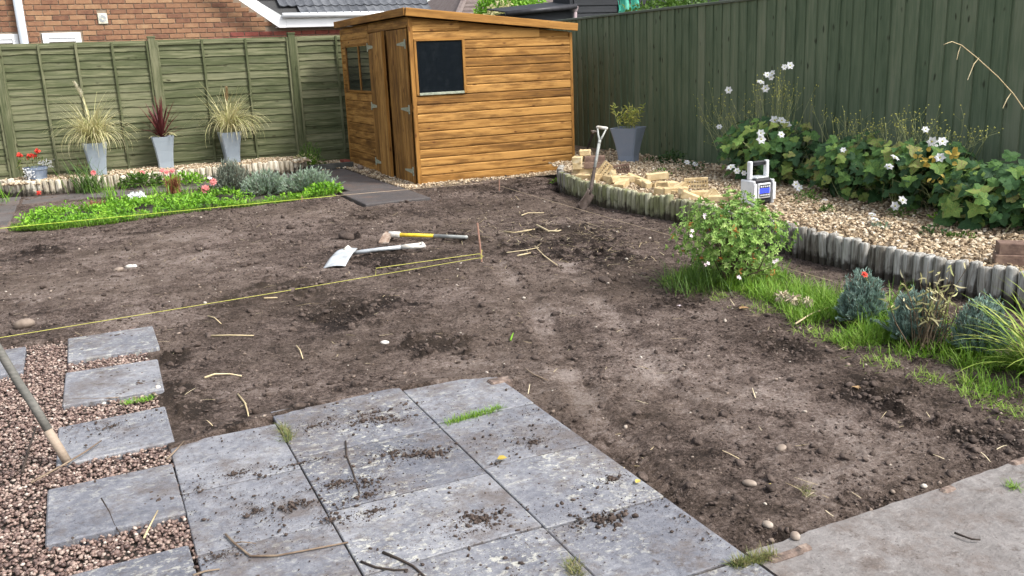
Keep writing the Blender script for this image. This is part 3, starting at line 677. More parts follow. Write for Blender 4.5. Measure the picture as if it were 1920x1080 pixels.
# ================================================================== RIGHT FENCE
XR = 6.8
fr = empty('board_fence', (XR, 9, 0), 'tall dark green vertical board fence along the right side', 'fence')
def featherm(seed):
    r = np.random.default_rng(seed); h = .925; gb = GB(); wv = .178
    V = [(-h, -wv/2, 0), (h, -wv/2, 0), (h, wv/2, 0), (-h, wv/2, 0), (-h, -wv/2, .024), (h, -wv/2, .024), (h, wv/2, .007), (-h, wv/2, .007)]
    gb.add(V, BOXF); return gb.mesh('board', mt['fence_dark'])
fm = [featherm(i) for i in range(3)]
ROTB = Matrix(((0, 0, -1), (0, 1, 0), (1, 0, 0))).to_euler()      # local x -> up, z -> towards -x
yb = 1.62; i = 0
BY = []
while yb < 14.5:
    BY.append(yb)
    o = inst('board', fm[i % 3], (XR-.002*(i % 2), yb, 1.075), fr, None)
    o.rotation_euler = (Matrix.Rotation(rng.normal(0, .004), 3, 'X')@Matrix(((0, 0, -1), (0, 1, 0), (1, 0, 0)))).to_euler()
    yb += .155+rng.normal(0, .006); i += 1
gb = GB(); box(gb, (-6.5, -.026, -.016), (6.5, .034, .016), bev=.005); mcap = gb.mesh('capping_rail', mt['fence_cap'])
inst('capping_rail', mcap, (XR-.005, 8.03, 2.017), fr, (0, 0, math.pi/2))
gb = GB(); box(gb, (-6.5, -.02, -.09), (6.5, .02, .09)); inst('gravel_board', gb.mesh('gravel_board', mt['fence_dark']), (XR+.012, 8.03, .075), fr, (0, 0, math.pi/2))
for yk in (1.6, 3.4, 5.2, 7.1, 9.0, 10.9, 12.8): inst('post', postm, (XR+.09, yk, .95), fr, VERT)

# ================================================================== SHED
SX, SY, SW, SDp = 3.68, 10.78, 2.23, 3.19
shd = empty('wooden_shed', (SX, SY, 0), 'tan stained wooden shed with sloping roof and dark windows', 'shed')
gb = GB()
# closed wall shell behind windows and doors, no openings cut
gb.add([(SX+.03, SY+.03, .02), (SX+SW-.03, SY+.03, .02), (SX+SW-.03, SY+.03, 1.80), (SX+.03, SY+.03, 2.02)], [[0, 1, 2, 3]])
gb.add([(SX+.03, SY+.03, .02), (SX+.03, SY+.03, 2.02), (SX+.03, SY+SDp, 2.02), (SX+.03, SY+SDp, .02)], [[0, 1, 2, 3]])
gb.add([(SX+SW-.03, SY+.03, .02), (SX+SW-.03, SY+SDp, .02), (SX+SW-.03, SY+SDp, 1.80), (SX+SW-.03, SY+.03, 1.80)], [[0, 1, 2, 3]])
gb.add([(SX+.03, SY+SDp, .02), (SX+.03, SY+SDp, 2.02), (SX+SW-.03, SY+SDp, 1.80), (SX+SW-.03, SY+SDp, .02)], [[0, 1, 2, 3]])
wall = gb.build('wall', mt['shed_trim'], shd)
def ship(L, h, seed=0):                        # shiplap board: rounded shoulder and a groove; length on x, front is -y
    pts = [(-.017, -h/2-.003), (-.019, -h/2+.004), (-.019, h/2-.026), (-.010, h/2-.017), (-.003, h/2-.010), (-.001, h/2), (.004, h/2), (.004, -h/2-.003)]
    gb = GB(); prism(gb, pts, 0, -L/2, L/2); return gb.mesh('cladding_board', mt['shed_wood'])
PIT = .1085
def front_boards():
    z = .012
    i = 0
    while z < 2.02:
        h = PIT; zc = z+h/2
        # roof line cuts the top boards
        xa, xb = SX+.050, SX+SW-.035
        topz = z+h-.01
        xlim = SX+SW if topz < 1.80 else SX+(2.02-topz)/.22*SW
        if topz > 2.0: break
        xb = min(xb, xlim)
        spans = [(xa, xb)]
        if 1.10 < zc < 1.76: spans = [(4.40, xb)]
        for a, b in spans:
            if b-a > .15: inst('cladding_board', ship(b-a, h), ((a+b)/2, SY+.02, zc), wall, (rng.normal(0, .004), rng.normal(0, .0015), 0))
        z += PIT; i += 1
front_boards()
# left wall boards
def left_boards():
    z = .012
    while z < 1.9:
        zc = z+PIT/2
        spans = [(12.50, SY+SDp-.03)]
        if 1.10 < zc < 1.77: spans = [(13.77, SY+SDp-.03)]
        if zc > 1.96: spans = []
        for a, b in spans:
            inst('cladding_board', ship(b-a, PIT), (SX+.02, (a+b)/2, zc), wall, (0, 0, -math.pi/2))
        z += PIT
left_boards()
inst('cladding_board', ship(12.5-SY-.04, .10), (SX+.02, (12.5+SY+.03)/2, 1.982), wall, (0, 0, -math.pi/2))
inst('cladding_board', ship(SY+SDp-12.52, .10), (SX+.02, (12.52+SY+SDp-.02)/2, 1.982), wall, (0, 0, -math.pi/2))
# trims
def bx(name, lo, hi, mat, par, bev=.003):
    gb = GB(); lo = np.array(lo, float); hi = np.array(hi, float); c = (lo+hi)/2; d = hi-lo
    ax = int(np.argmax(d)); s = sorted(range(3), key=lambda q: -d[q])
    h = d/2
    if ax == 0: M = None; hh = h
    elif ax == 1: M = (0, 0, math.pi/2); hh = np.array([h[1], h[0], h[2]])
    else: M = (0, -math.pi/2, 0); hh = np.array([h[2], h[1], h[0]])
    box(gb, -hh, hh, bev=min(bev, hh.min()*.45)); return inst(name, gb.mesh(name, mat), c, par, M)
bx('corner_trim', (SX-.004, SY-.004, 0.0), (SX+.047, SY+.030, 2.01), mt['shed_trim'], shd)
bx('corner_trim', (SX+SW-.034, SY-.002, 0.0), (SX+SW+.006, SY+.04, 1.79), mt['shed_trim'], shd)
bx('corner_trim', (SX-.003, SY+SDp-.03, 0.0), (SX+.04, SY+SDp+.01, 2.0), mt['shed_trim'], shd)
bx('jamb', (3.732, SY-.008, 1.105), (3.775-.02, SY+.02, 1.765), mt['shed_trim'], shd)
# roof: sloping sheet with deep fascia boards
gb = GB(); sl_ = (2.115-1.885)/(SW+.09)
x0, x1, y0, y1 = SX-.05, SX+SW+.05, SY-.06, SY+SDp+.05
z0, z1 = 2.12, 2.12-sl_*(x1-x0)
gb.add([(x0, y0, z0-.03), (x1, y0, z1-.03), (x1, y1, z1-.03), (x0, y1, z0-.03), (x0, y0, z0), (x1, y0, z1), (x1, y1, z1), (x0, y1, z0)], BOXF)
roof = gb.build('roof', mt['felt'], shd)
gb = GB(); L = math.hypot(x1-x0, z1-z0); box(gb, (-L/2, -.011, -.0475), (L/2, .011, .0475), bev=.004)
inst('fascia_board', gb.mesh('fascia_board', mt['shed_trim']), ((x0+x1)/2, y0-.012, (z0+z1)/2-.038), roof, (0, math.atan2(z0-z1, x1-x0), 0))
L = y1-y0; gb = GB(); box(gb, (-L/2, -.011, -.046), (L/2, .011, .046), bev=.004)
inst('fascia_board', gb.mesh('fascia_board', mt['shed_trim']), (x0-.012, (y0+y1)/2, z0-.037), roof, (0, 0, math.pi/2))
# windows: real frames; the dark room is only painted as near-black pane colour
def window_front():
    fx0, fx1, fz0, fz1 = 3.738, 4.395, 1.095, 1.768
    fr_ = bx('window', (fx0, SY-.010, fz1-.030), (fx1, SY+.022, fz1), mt['shed_trim'], shd)
    bx('frame', (fx0, SY-.010, fz0), (fx0+.026, SY+.022, fz1-.031), mt['shed_trim'], fr_)
    bx('frame', (fx1-.034, SY-.010, fz0), (fx1, SY+.022, fz1-.031), mt['shed_trim'], fr_)
    bx('sill', (fx0+.028, SY-.02, fz0), (fx1-.036, SY+.022, fz0+.030), mt['galv'], fr_)
    gb = GB(); gb.add([(fx0+.02, SY+.006, fz0+.02), (fx1-.02, SY+.006, fz0+.02), (fx1-.02, SY+.006, fz1-.02), (fx0+.02, SY+.006, fz1-.02)], [[0, 1, 2, 3]])
    gb.build('pane', mt['glass'], fr_)
window_front()
def window_left():
    ya, yb_, za, zb = 12.47, 13.75, 1.10, 1.785
    fr_ = bx('window', (SX-.008, ya, zb-.026), (SX+.022, yb_, zb), mt['shed_trim'], shd)
    bx('sill', (SX-.012, ya, za), (SX+.022, yb_, za+.03), mt['shed_trim'], fr_)
    for a, b in ((ya, ya+.03), (13.045-.02, 13.045+.02), (yb_-.04, yb_)): bx('frame', (SX-.007, a, za+.031), (SX+.022, b, zb-.027), mt['shed_trim'], fr_)
    for a, b in ((ya+.02, 13.04), (13.05, yb_-.03)):
        gb = GB(); gb.add([(SX+.006, a, za+.02), (SX+.006, a, zb-.02), (SX+.006, b, zb-.02), (SX+.006, b, za+.02)], [[0, 1, 2, 3]]); gb.build('pane', mt['glass'], fr_)
window_left()
# pair of plank doors, the left leaf standing slightly proud
bx('door_head', (SX-.012, 10.84, 1.905), (SX+.022, 12.49, 1.932), mt['shed_trim'], shd)
UPX = Matrix(((0, 0, -1), (0, 1, 0), (1, 0, 0))).to_euler()       # local x up, local z towards -x
def door2(ya, yb_, proud, far):
    d = bx('door', (SX-.002, ya, .9), (SX+.012, yb_, 1.0), mt['shed_trim'], shd)
    n = 6; wv = (yb_-ya)/n
    gbm = GB(); box(gbm, (-.942, -wv/2+.0025, -.009), (.942, wv/2-.0025, .009), bev=.003); me = gbm.mesh('plank', mt['shed_wood'])
    for i in range(n):
        yc = ya+wv*(i+.5); t = (yc-ya)/(yb_-ya); off = proud*((1-t) if far else t)
        inst('plank', me, (SX-.010-off, yc, .952), d, UPX)
    return d
d1 = door2(11.66, 12.47, .05, True); d2 = door2(10.85, 11.62, .0, False)
def hinge(d, yh, zh, sgn, off):                # T hinge: tapering strap and upright plate
    gb = GB(); l = .30*sgn; xx = SX-.021-off
    prism(gb, [(yh, zh-.030), (yh+l, zh-.010), (yh+l, zh+.010), (yh, zh+.030)][::1 if sgn > 0 else -1], 0, xx-.005, xx, .5)
    box(gb, (xx-.007, min(yh, yh-.035*sgn), zh-.055), (xx, max(yh, yh-.035*sgn), zh+.055))
    gb.build('hinge', mt['galv'], d)
for zz in (1.715, .93, .165):
    hinge(d1, 12.45, zz, -1, .008); hinge(d2, 10.90, zz, 1, .0)
gb = GB(); gb.add([(SX+.02, 11.55, .02), (SX+.02, 11.55, 1.9), (SX+.02, 11.67, 1.9), (SX+.02, 11.67, .02)], [[0, 1, 2, 3]]); gb.build('door_gap_shade', mt['black_wood'], shd)  # black sheet painting the shade in the gap between the door leaves
bx('door_stop', (SX-.075, 11.655, .02), (SX-.035, 11.685, 1.9), mt['shed_trim'], shd)
bx('bearer', (SX+.02, SY+.02, -.03), (SX+SW-.02, SY+.1, .012), mt['black_wood'], shd)
bx('bearer', (SX+.02, SY+.12, -.03), (SX+.1, SY+SDp, .012), mt['black_wood'], shd)

# ================================================================== BEDS AND LOG EDGING
def resample(P, step):
    P = np.array(P, float); seg = np.hypot(*np.diff(P[:, :2], axis=0).T); s = np.concatenate([[0], np.cumsum(seg)])
    # smooth the corner points with a fine spline-like average
    q = np.linspace(0, s[-1], 400); X_ = np.stack([np.interp(q, s, P[:, k]) for k in range(P.shape[1])], 1)
    k = np.ones(31)/31; pad = np.pad(X_, ((15, 15), (0, 0)), mode='edge'); X_ = np.stack([np.convolve(pad[:, j], k, 'valid') for j in range(P.shape[1])], 1)
    seg = np.hypot(*np.diff(X_[:, :2], axis=0).T); s = np.concatenate([[0], np.cumsum(seg)]); n = max(2, int(round(s[-1]/step)))
    q = np.linspace(0, s[-1], n+1); return np.stack([np.interp(q, s, X_[:, j]) for j in range(P.shape[1])], 1)
def logmesh(r, h, mat, seed):
    rr = np.random.default_rng(seed); gb = GB(); n = 10
    prof = [(r*1.0, -.08), (r*.98, .02), (r*1.01, h*.5), (r, h-.012), (r*.9, h-.003), (r*.5, h)]
    a = np.arange(n)*2*math.pi/n; wob = 1+rr.normal(0, .035, n); V = []
    for q, z in prof: V += [(q*wob[j]*math.cos(a[j]), q*wob[j]*math.sin(a[j]), z+(.004*math.cos(a[j]+seed) if z > .1 else 0)) for j in range(n)]
    gb.add(V, [[i*n+j, i*n+(j+1) % n, (i+1)*n+(j+1) % n, (i+1)*n+j] for i in range(5) for j in range(n)])
    gb.L.append(np.arange(50, 60)); gb.T.append(np.array([10])); return gb.mesh('log', mat, smooth=True)
def edging(root, path, r, h, mats, step):
    P = resample(path, step); ms = [[logmesh(r, h, m_, i+10*k) for i in range(4)] for k, m_ in enumerate(mats)]
    for i, p in enumerate(P):
        k = 0 if len(mats) == 1 else (0 if i < 9 or p[1] < 6.2 else 1)
        if len(mats) > 1 and 9 <= i < 14: k = i % 2
        s = rng.uniform(.86, 1.1)
        inst('log', ms[k][i % 4], (p[0], p[1], rng.normal(0, .007)), root, (rng.normal(0, .02), rng.normal(0, .02), rng.uniform(0, 6.28)), (s, s, rng.uniform(.95, 1.04)))
    return P
RE_ = empty('log_edging', (4.7, 6.5, 0), 'weathered half-log edging holding back the pale gravel bed on the right', 'edging')
RP = edging(RE_, [(5.30, 9.98), (4.98, 9.5), (4.78, 8.75), (4.71, 7.9), (4.72, 7.2), (4.79, 6.6), (4.77, 5.9), (4.69, 5.2), (4.66, 4.5), (4.65, 3.9), (4.69, 3.4), (4.78, 2.9), (4.86, 2.3), (4.95, 1.5)], .037, .205, [mt['log_grey'], mt['log_green']], .0765)
LE_ = empty('log_edging', (.8, 13.35, 0), 'pale cracked half-log edging below the grey planters on the left', 'edging')
LPth = edging(LE_, [(-1.32, 14.30), (-1.12, 13.95), (-.82, 13.55), (-.4, 13.38), (.3, 13.34), (1.2, 13.33), (2.2, 13.33), (2.65, 13.42), (2.93, 13.68)], .038, .185, [mt['log_pale']], .079)
def bedsheet(name, poly, z):
    gb = GB(); gb.add([(p[0], p[1], z) for p in poly], [list(range(len(poly)))]); o = gb.build(name, mt['bedbase']); return tag(o, kind='structure')
bedsheet('gravel_bed', [(p[0]+.02, p[1]) for p in RP[::-1]]+[(5.6, 10.45), (5.95, 10.5), (5.98, 14.35), (6.78, 14.35), (6.78, 1.5)], .158)
bedsheet('gravel_bed', [(p[0], p[1]+.02) for p in LPth]+[(2.95, 14.36), (-1.3, 14.36)], .142)
bedsheet('gravel_bed', [(2.98, 13.32), (3.66, 13.32), (3.66, 14.36), (2.98, 14.36)], .012)
bedsheet('gravel_bed', [(3.42, 10.5), (5.7, 10.5), (5.7, 10.83), (3.74, 10.83), (3.74, 13.3), (3.42, 13.3)], .004)
def bedx(y): return np.interp(y, RP[::-1, 1], RP[::-1, 0])
def chips(N, x0, x1, y0, y1, z, test, smin, smax, base=CUBE, tone=None):
    x, y = rng.uniform(x0, x1, N), rng.uniform(y0, y1, N); ok = test(x, y); x, y = x[ok], y[ok]; n = len(x)
    s = rng.uniform(smin, smax, n)
    rocks(gb, np.stack([x, y, z+rng.uniform(-.006, .016, n)+fbm(x, y, 2.5, 3, 6)*.04], 1), np.stack([s*1.3, s*.9, s*.6], 1), base, .16, rng.beta(1.5, 1.6, n) if tone is None else tone, tilt=.55)
gb = GB()
chips(33000, 4.7, 6.75, 1.5, 11.2, .168, lambda x, y: (x > bedx(y)+.05) & ~((y > 10.4) & (x < 6.0)) & (rng.random(len(x)) < np.where(x > 6.3, .35, 1)), .009, .019)
chips(5200, -1.1, 2.95, 13.4, 14.36, .150, lambda x, y: (y > 13.43+.5*np.clip(-.75-x, 0, 1)) & (y < 14.3), .011, .02)
chips(1500, 2.95, 3.66, 13.3, 14.36, .018, lambda x, y: x > 2.9, .010, .02)
chips(1300, 3.42, 3.68, 10.5, 13.3, .008, lambda x, y: x > 0, .009, .018)
chips(1500, 3.6, 5.7, 10.50, 10.83, .006, lambda x, y: rng.random(len(x)) < np.clip((y-10.46)/.3, 0, 1), .008, .017)
tag(gb.build('gravel_chips', mt['chip'], smooth=False), kind='stuff')
# a loose timber and a stone by the shed corner
gb = GB(); box(gb, (-.33, -.05, -.04), (.33, .05, .045), bev=.008)
tag(inst('timber_sleeper', gb.mesh('timber_sleeper', mt['old_pole']), (3.22, 13.36, .045), None, (0, 0, .02)), 'short grey timber lying between the log edging and the shed', 'timber')
gb = GB(); rocks(gb, [(0, 0, 0)], np.array([[.07, .05, .04]]), ICO2, .06, .2); tag(inst('stone', gb.mesh('stone', mt['stone'], smooth=True), (3.55, 12.95, .04)), 'rounded brown stone on gravel against the shed wall', 'stone')
c = G(650, 297, .0); gb = GB(); box(gb, (-.05, -.10, -.032), (.05, .10, .032), bev=.005)
tag(inst('red_brick', gb.mesh('red_brick', mt['red_brick']), (3.56, 13.85, .05), None, (0, 0, .1)), 'single dark red brick wedged at far corner of the shed', 'brick')

# ================================================================== HOUSE BEHIND THE LEFT FENCE
YH = 16.2
hs = empty('brick_house', (1, YH, 0), 'tan brick house wall with white gable board and grey tiled roof behind left fence', 'house')
gb = GB(); prism(gb, [(-2.9, 0), (5.6, 0), (5.6, 2.15), (3.28, 2.15), (.45, 4.2), (-2.4, 2.15), (-2.9, 2.15)], 1, YH, YH+.25)
hw = gb.build('wall', mt['house_mortar'], hs)
BL, BH = .2385, .0785
def brickm(l, mat):
    gb = GB(); box(gb, (-l/2, -.014, -.0335), (l/2, .03, .0335), bev=.004); return gb.mesh('brick', mat)
bm_t, bm_r = brickm(.2275, mt['house_brick']), brickm(.2275, mt['red_brick'])
gbu = GB(); nb = 0
def slope_top(x): return 2.15+(3.28-x)*.7244 if x > .45 else 4.2-(.45-x)*.72
for j in range(52):
    z = .1+j*BH
    for i in range(38):
        x = -2.85+BL*i+(BL/2 if j % 2 else 0)
        if x > 5.5 or (z > 2.10 and x > 3.2): continue
        if z > 2.1 and slope_top(min(x+.12, 3.28)) < z+.05: continue
        if z > 2.1 and slope_top(x-.12) < z+.05: continue
        # cut round windows and vent
        spans = [(x-.1138, x+.1138)]
        for a, b, c, d in ((-.435, .168, .99, 2.16), (-1.395, -.70, .99, 2.16), (.414, .562, 2.27, 2.44)):
            if c-.034 < z < d+.030:
                new = []
                for p_, q_ in spans:
                    if q_ <= a or p_ >= b: new.append((p_, q_)); continue
                    if p_ < a: new.append((p_, a))
                    if q_ > b: new.append((b, q_))
                spans = new
        near = -1.4 < x < 4.4 and 1.86 < z < 2.72
        for p_, q_ in spans:
            if q_-p_ < .02: continue
            if near and nb < 300:
                red = x > 1.75+.9*max(0, (z-1.93)/.2) and z < 2.13 and x > 1.7
                red = red or (z < 2.16 and x > 2.9)
                me = (bm_r if red else bm_t) if q_-p_ > .22 else brickm(q_-p_, mt['red_brick' if red else 'house_brick'])
                inst('brick', me, ((p_+q_)/2, YH+rng.normal(0, .0015), z), hw); nb += 1
            else: box(gbu, (p_, YH-.014, z-.0335), (q_, YH+.01, z+.0335))
o = gbu.build('brick_courses', mt['house_brick'], hw); o['kind'] = 'stuff'
def poly(name, pts, ya, yb_, mat, par):
    gb = GB(); prism(gb, pts, 1, ya, yb_); return gb.build(name, mat, par)
sl = .7244
poly('barge_board', [(3.30, 2.145), (3.30, 2.33), (3.20, 2.335), (.45, 2.335+2.75*sl), (.45, 2.335+2.75*sl-.19), (3.12, 2.19), (3.18, 2.145)], 15.955, 15.985, mt['upvc'], hs)
poly('barge_board', [(-2.7, 2.1), (.448, 2.335+2.75*sl-.19), (.448, 2.335+2.75*sl), (-2.7, 2.29)], 15.955, 15.985, mt['upvc'], hs)
poly('soffit', [(3.16, 2.150), (5.7, 2.150), (5.7, 2.165), (3.16, 2.165)], 15.99, 16.18, mt['upvc'], hs)
bx('fascia_board', (3.302, 15.955, 2.146), (5.7, 15.98, 2.325), mt['upvc'], hs)
gb = GB(); tube(gb, [(3.24, 15.90, 2.335), (5.7, 15.90, 2.335)], .045, 10); gb.build('gutter', mt['upvc'], hs, smooth=True)
PITR = R(33); ROOFR = Matrix.Rotation(PITR, 3, 'X')
gb = GB(); d = 4.2; gb.add([(2.0, 15.92, 2.325), (5.9, 15.92, 2.325), (5.9, 15.92+d*math.cos(PITR), 2.325+d*math.sin(PITR)), (2.0, 15.92+d*math.cos(PITR), 2.325+d*math.sin(PITR))], [[0, 1, 2, 3]])
# keep the deck behind the gable
gb.V[0][0] = (3.25, 15.92, 2.325); gb.V[0][3] = (.6, 15.92+d*math.cos(PITR), 2.325+d*math.sin(PITR))
rf = gb.build('roof', mt['felt'], hs)
def tilem():
    gb = GB(); wv, L = .292, .36; pr = []
    for t in np.linspace(-.5, .5, 11):
        q = abs(((t*2+.5) % 1)-.5); pr.append((t*wv, .012+.022*max(0, math.cos(q*2*math.pi))**.7 if q < .25 else .012))
    V = [(x, 0, z) for x, z in pr]+[(x, L, z-.016) for x, z in pr]+[(x, 0, z-.016) for x, z in pr]
    gb.add(V, [[i, i+1, 12+i, 11+i] for i in range(10)]+[[22+i, 23+i, i+1, i] for i in range(10)]); return gb.mesh('tile', mt['tile'])
tm = tilem()
for j in range(8):
    s = -.02+j*.27; yy_, zz_ = 15.90+s*math.cos(PITR), 2.352+s*math.sin(PITR)
    for i in range(11):
        x = 5.75-i*.295
        if x < 3.43-.2*j: continue
        inst('tile', tm, (x, yy_, zz_), rf, (PITR-.03, 0, 0))
# windows, downpipe, vent
for a, b in ((-.405, .138), (-1.36, -.735)):
    wf = bx('window', (a, YH-.03, 2.075), (b, YH+.02, 2.155), mt['upvc'], hs)
    bx('frame', (a, YH-.03, 1.05), (a+.085, YH+.02, 2.0745), mt['upvc'], wf); bx('frame', (b-.085, YH-.03, 1.05), (b, YH+.02, 2.0745), mt['upvc'], wf)
    bx('sash', (a+.087, YH-.018, 2.02), (b-.087, YH+.02, 2.0735), mt['upvc'], wf)
    bx('sill', (a-.02, YH-.06, 1.0), (b+.02, YH+.02, 1.045), mt['upvc'], wf)
    gb = GB(); gb.add([(a+.05, YH+.004, 1.05), (b-.05, YH+.004, 1.05), (b-.05, YH+.004, 2.03), (a+.05, YH+.004, 2.03)], [[0, 1, 2, 3]]); gb.build('pane', mt['glass'], wf)
gb = GB(); tube(gb, [(-.66, YH-.10, .1), (-.66, YH-.10, 3.0)], .062, 12); gb.build('downpipe', mt['greypipe'], hs, smooth=True)
vt = bx('vent', (.418, YH-.035, 2.275), (.558, YH, 2.435), mt['cream'], hs, .006)
gb = GB()
for r_ in (.05, .036, .022): 
    a = np.linspace(0, 2*math.pi, 25); tube(gb, np.stack([.488+r_*np.cos(a), np.full(25, YH-.038), 2.355+r_*np.sin(a)], 1), .004, 5)
gb.build('grille', mt['greypipe'], vt)

# ================================================================== BEYOND THE FENCES
bs = empty('black_shed', (8.5, 14.7, 0), 'black weatherboarded outbuilding with gutter showing above the green board fence', 'outbuilding')
gb = GB(); prism(gb, [(6.95, 0), (12.6, 0), (12.6, 2.55), (9.8, 3.3), (8.12, 2.62), (8.12, 2.34), (6.95, 2.26)], 1, 14.86, 15.5); wl = gb.build('wall', mt['black_wood'], bs)
for i in range(8):
    z = 1.80+i*.125
    x1 = 8.10 if False else 12.55
    if z > 2.2:
        x0 = 8.2+(max(0, z-2.5))*2.1
    else: x0 = 6.97
    gb = GB(); L = x1-x0; prism(gb, [(-.026, -.066), (-.008, .066), (.0, .066), (.0, -.066)], 0, -L/2, L/2)
    inst('weatherboard', gb.mesh('weatherboard', mt['black_wood']), ((x0+x1)/2, 14.858, z), wl)
gb = GB(); tube(gb, [(6.80, 14.72, 2.235), (8.18, 14.72, 2.335)], .045, 8); gb.build('gutter', mt['black_plastic'], bs, smooth=True)
gb = GB(); gb.add([(6.78, 14.70, 2.27), (8.2, 14.70, 2.372), (8.2, 15.5, 2.47), (6.78, 15.5, 2.36), (6.78, 14.70, 2.25), (8.2, 14.70, 2.352), (8.2, 15.5, 2.45), (6.78, 15.5, 2.34)], BOXF); gb.build('roof', mt['black_wood'], bs)
gb = GB(); tube(gb, [(8.17, 14.76, .2), (8.17, 14.76, 2.30)], .034, 8); lathe(gb, (8.17, 14.76, 2.24), [(.034, 0), (.06, .06), (.06, .10), (.03, .105)], 8); gb.build('downpipe', mt['pinkpipe'], bs, smooth=True)
gb = GB(); nx, nz = 14, 8; xs3 = np.linspace(9.08, 9.52, nx); zs3 = np.linspace(1.9, 2.75, nz); Xg, Zg = np.meshgrid(xs3, zs3); Yg = 14.80-.05*np.sin(Xg*28+Zg*3)-.02*np.sin(Zg*17)
ii = np.arange(nx*nz).reshape(nz, nx); gb.add(np.stack([Xg+.03*np.sin(Zg*6), Yg, Zg], -1).reshape(-1, 3), np.stack([ii[:-1, :-1], ii[:-1, 1:], ii[1:, 1:], ii[1:, :-1]], -1).reshape(-1, 4))
tag(gb.build('tarpaulin', mt['tarp'], smooth=True), 'green tarpaulin hanging on the black outbuilding above the fence', 'tarpaulin')
fh = empty('far_house', (12.9, 29, 0), 'distant house with brown hipped tile roof seen over the shed', 'house')
gb = GB(); box(gb, (10.9, 27, 0), (16.2, 33, 2.7)); gb.build('wall', mt['house_brick'], fh)
gb = GB(); gb.add([(10.6, 26.6, 2.65), (16.5, 26.6, 2.65), (16.5, 33.4, 2.65), (10.6, 33.4, 2.65), (12.9, 30, 4.6), (14.3, 30, 4.6)], [[0, 1, 5, 4], [2, 3, 4, 5]]); gb.add([(10.6, 26.6, 2.65), (10.6, 33.4, 2.65), (12.9, 30, 4.6)], [[1, 0, 2]]); gb.add([(16.5, 26.6, 2.65), (16.5, 33.4, 2.65), (14.3, 30, 4.6)], [[0, 1, 2]])
frf = gb.build('roof', mt['tile_brown'], fh)
for j in range(14):
    t = j/14; gb = GB(); z = 2.66+t*1.94; y = 26.6+t*3.4; xa, xb = 10.6+t*2.3, 16.5-t*2.2
    box(gb, (xa, y-.02, z-.02), (xb, y+.2, z+.045)); gb.build('tile_course', mt['tile_brown'], frf)
gb = GB(); tube(gb, [(10.6, 26.55, 2.72), (12.9, 29.95, 4.66)], .10, 6); gb.build('ridge', mt['tile_brown'], frf)
def bush(name, c, rad, n, ls, mat, label, cat, trunkh, group=None, tmat='stem_brown', lump=.35):
    r = empty(name, (c[0], c[1], 0), label, cat, group)
    d = unit(n, .2); rr = (rng.random(n)**.35); k = 12; cl_ = unit(k, .3)
    bulge = np.max(np.clip((d@cl_.T-.75)*4, 0, 1), axis=1)
    P = np.array(c)+d*np.array(rad)*(rr*(1-lump+lump*1.3*bulge))[:, None]
    gb = GB(); leaves(gb, P, unit(n, .1)+d*.5, unit(n, 1.2), ls*rng.uniform(.7, 1.3, n), ls*.5, np.clip(rng.beta(2, 2, n)+.3*(d[:, 2]-.3)*0, 0, 1)); gb.build('crown', mt[mat], r)
    gb = GB(); 
    for i in range(7):
        e = np.array(c)+unit(1, .8)[0]*np.array(rad)*.7; tube(gb, [(c[0], c[1], trunkh), (np.array((c[0], c[1], trunkh))+e)/2+rng.normal(0, .05, 3), e], [.04, .025, .008], 5)
    tube(gb, [(c[0], c[1], -.2), (c[0], c[1], trunkh)], [.06, .045], 6); gb.build('trunk', mt[tmat], r); return r
bush('garden_shrub', (9.05, 19.6, 2.25), (1.25, .8, .75), 4200, .11, 'lime', 'yellow green shrub showing over the low end of the shed roof', 'shrub', .6)
bush('garden_shrub', (7.6, 16.9, 2.0), (.7, .4, .55), 1100, .10, 'drygrass', 'pale straggly climber beside the black outbuilding roof', 'shrub', .6)
c = GP(782, 8, 1, 36); bush('tree', (c[0], 36, c[2]-.6), (.9, .8, 1.0), 2600, .16, 'midgreen', 'dark green tree top beside the distant brown roof', 'tree', 1.5)
c = GP(1275, 4, 0, 8.3); bush('garden_shrub', (c[0], c[1], 2.0), (.9, .6, .35), 1500, .09, 'midgreen', 'green shrub just peeping over the board fence cap', 'shrub', .8)

# ================================================================== PLANTERS AND THEIR PLANTS
def planter(mat, top, bot, h, label, group):
    r = empty('planter', (0, 0, 0), label, 'planter', group); gb = GB()
    lev = [(bot, 0), (bot*1.02, h*.2), (bot+(top-bot)*.36, h*.55), (bot+(top-bot)*.72, h*.82), (top, h), (top-.028, h), (top-.036, h-.05)]
    V = []
    for s_, z in lev:
        q = s_/2; b = .018
        V += [(-q+b, -q, z), (q-b, -q, z), (q, -q+b, z), (q, q-b, z), (q-b, q, z), (-q+b, q, z), (-q, q-b, z), (-q, -q+b, z)]
    gb.add(V, [[i*8+j, i*8+(j+1) % 8, i*8+8+(j+1) % 8, i*8+8+j] for i in range(6) for j in range(8)]); gb.build('body', mt[mat], r)
    gb = GB(); q = top/2-.02; V = [(x*q, y*q, h-.045+rng.normal(0, .006)) for y in np.linspace(-1, 1, 6) for x in np.linspace(-1, 1, 6)]
    gb.add(V, [[j*6+i, j*6+i+1, j*6+i+7, j*6+i+6] for j in range(5) for i in range(5)]); gb.build('compost', mt['compost'], r); return r
PG = 'tall tapering grey planters in front of the lap panel fence'
p0 = planter('planter', .31, .205, .45, 'grey planter with feathery cream grass plume, nearest the red geraniums', PG)
pots = [(p0, .08, 13.80, .05)]
for x, yv, rz, lab in ((.985, 14.10, -.04, 'grey planter holding the spiky dark red plant'), (1.92, 14.10, .03, 'grey planter with bleached grass leaning right, nearest the shed')):
    q = copy_tree(p0); q['label'] = lab; pots.append((q, x, yv, rz))
for q, x, yv, rz in pots: q.location = (x, yv, .155); q.rotation_euler.z = rz
q = planter('planter_slate', .36, .21, .43, 'flared slate blue planter against the board fence', None); q.location = (6.13, 9.78, .17); q.rotation_euler.z = .62

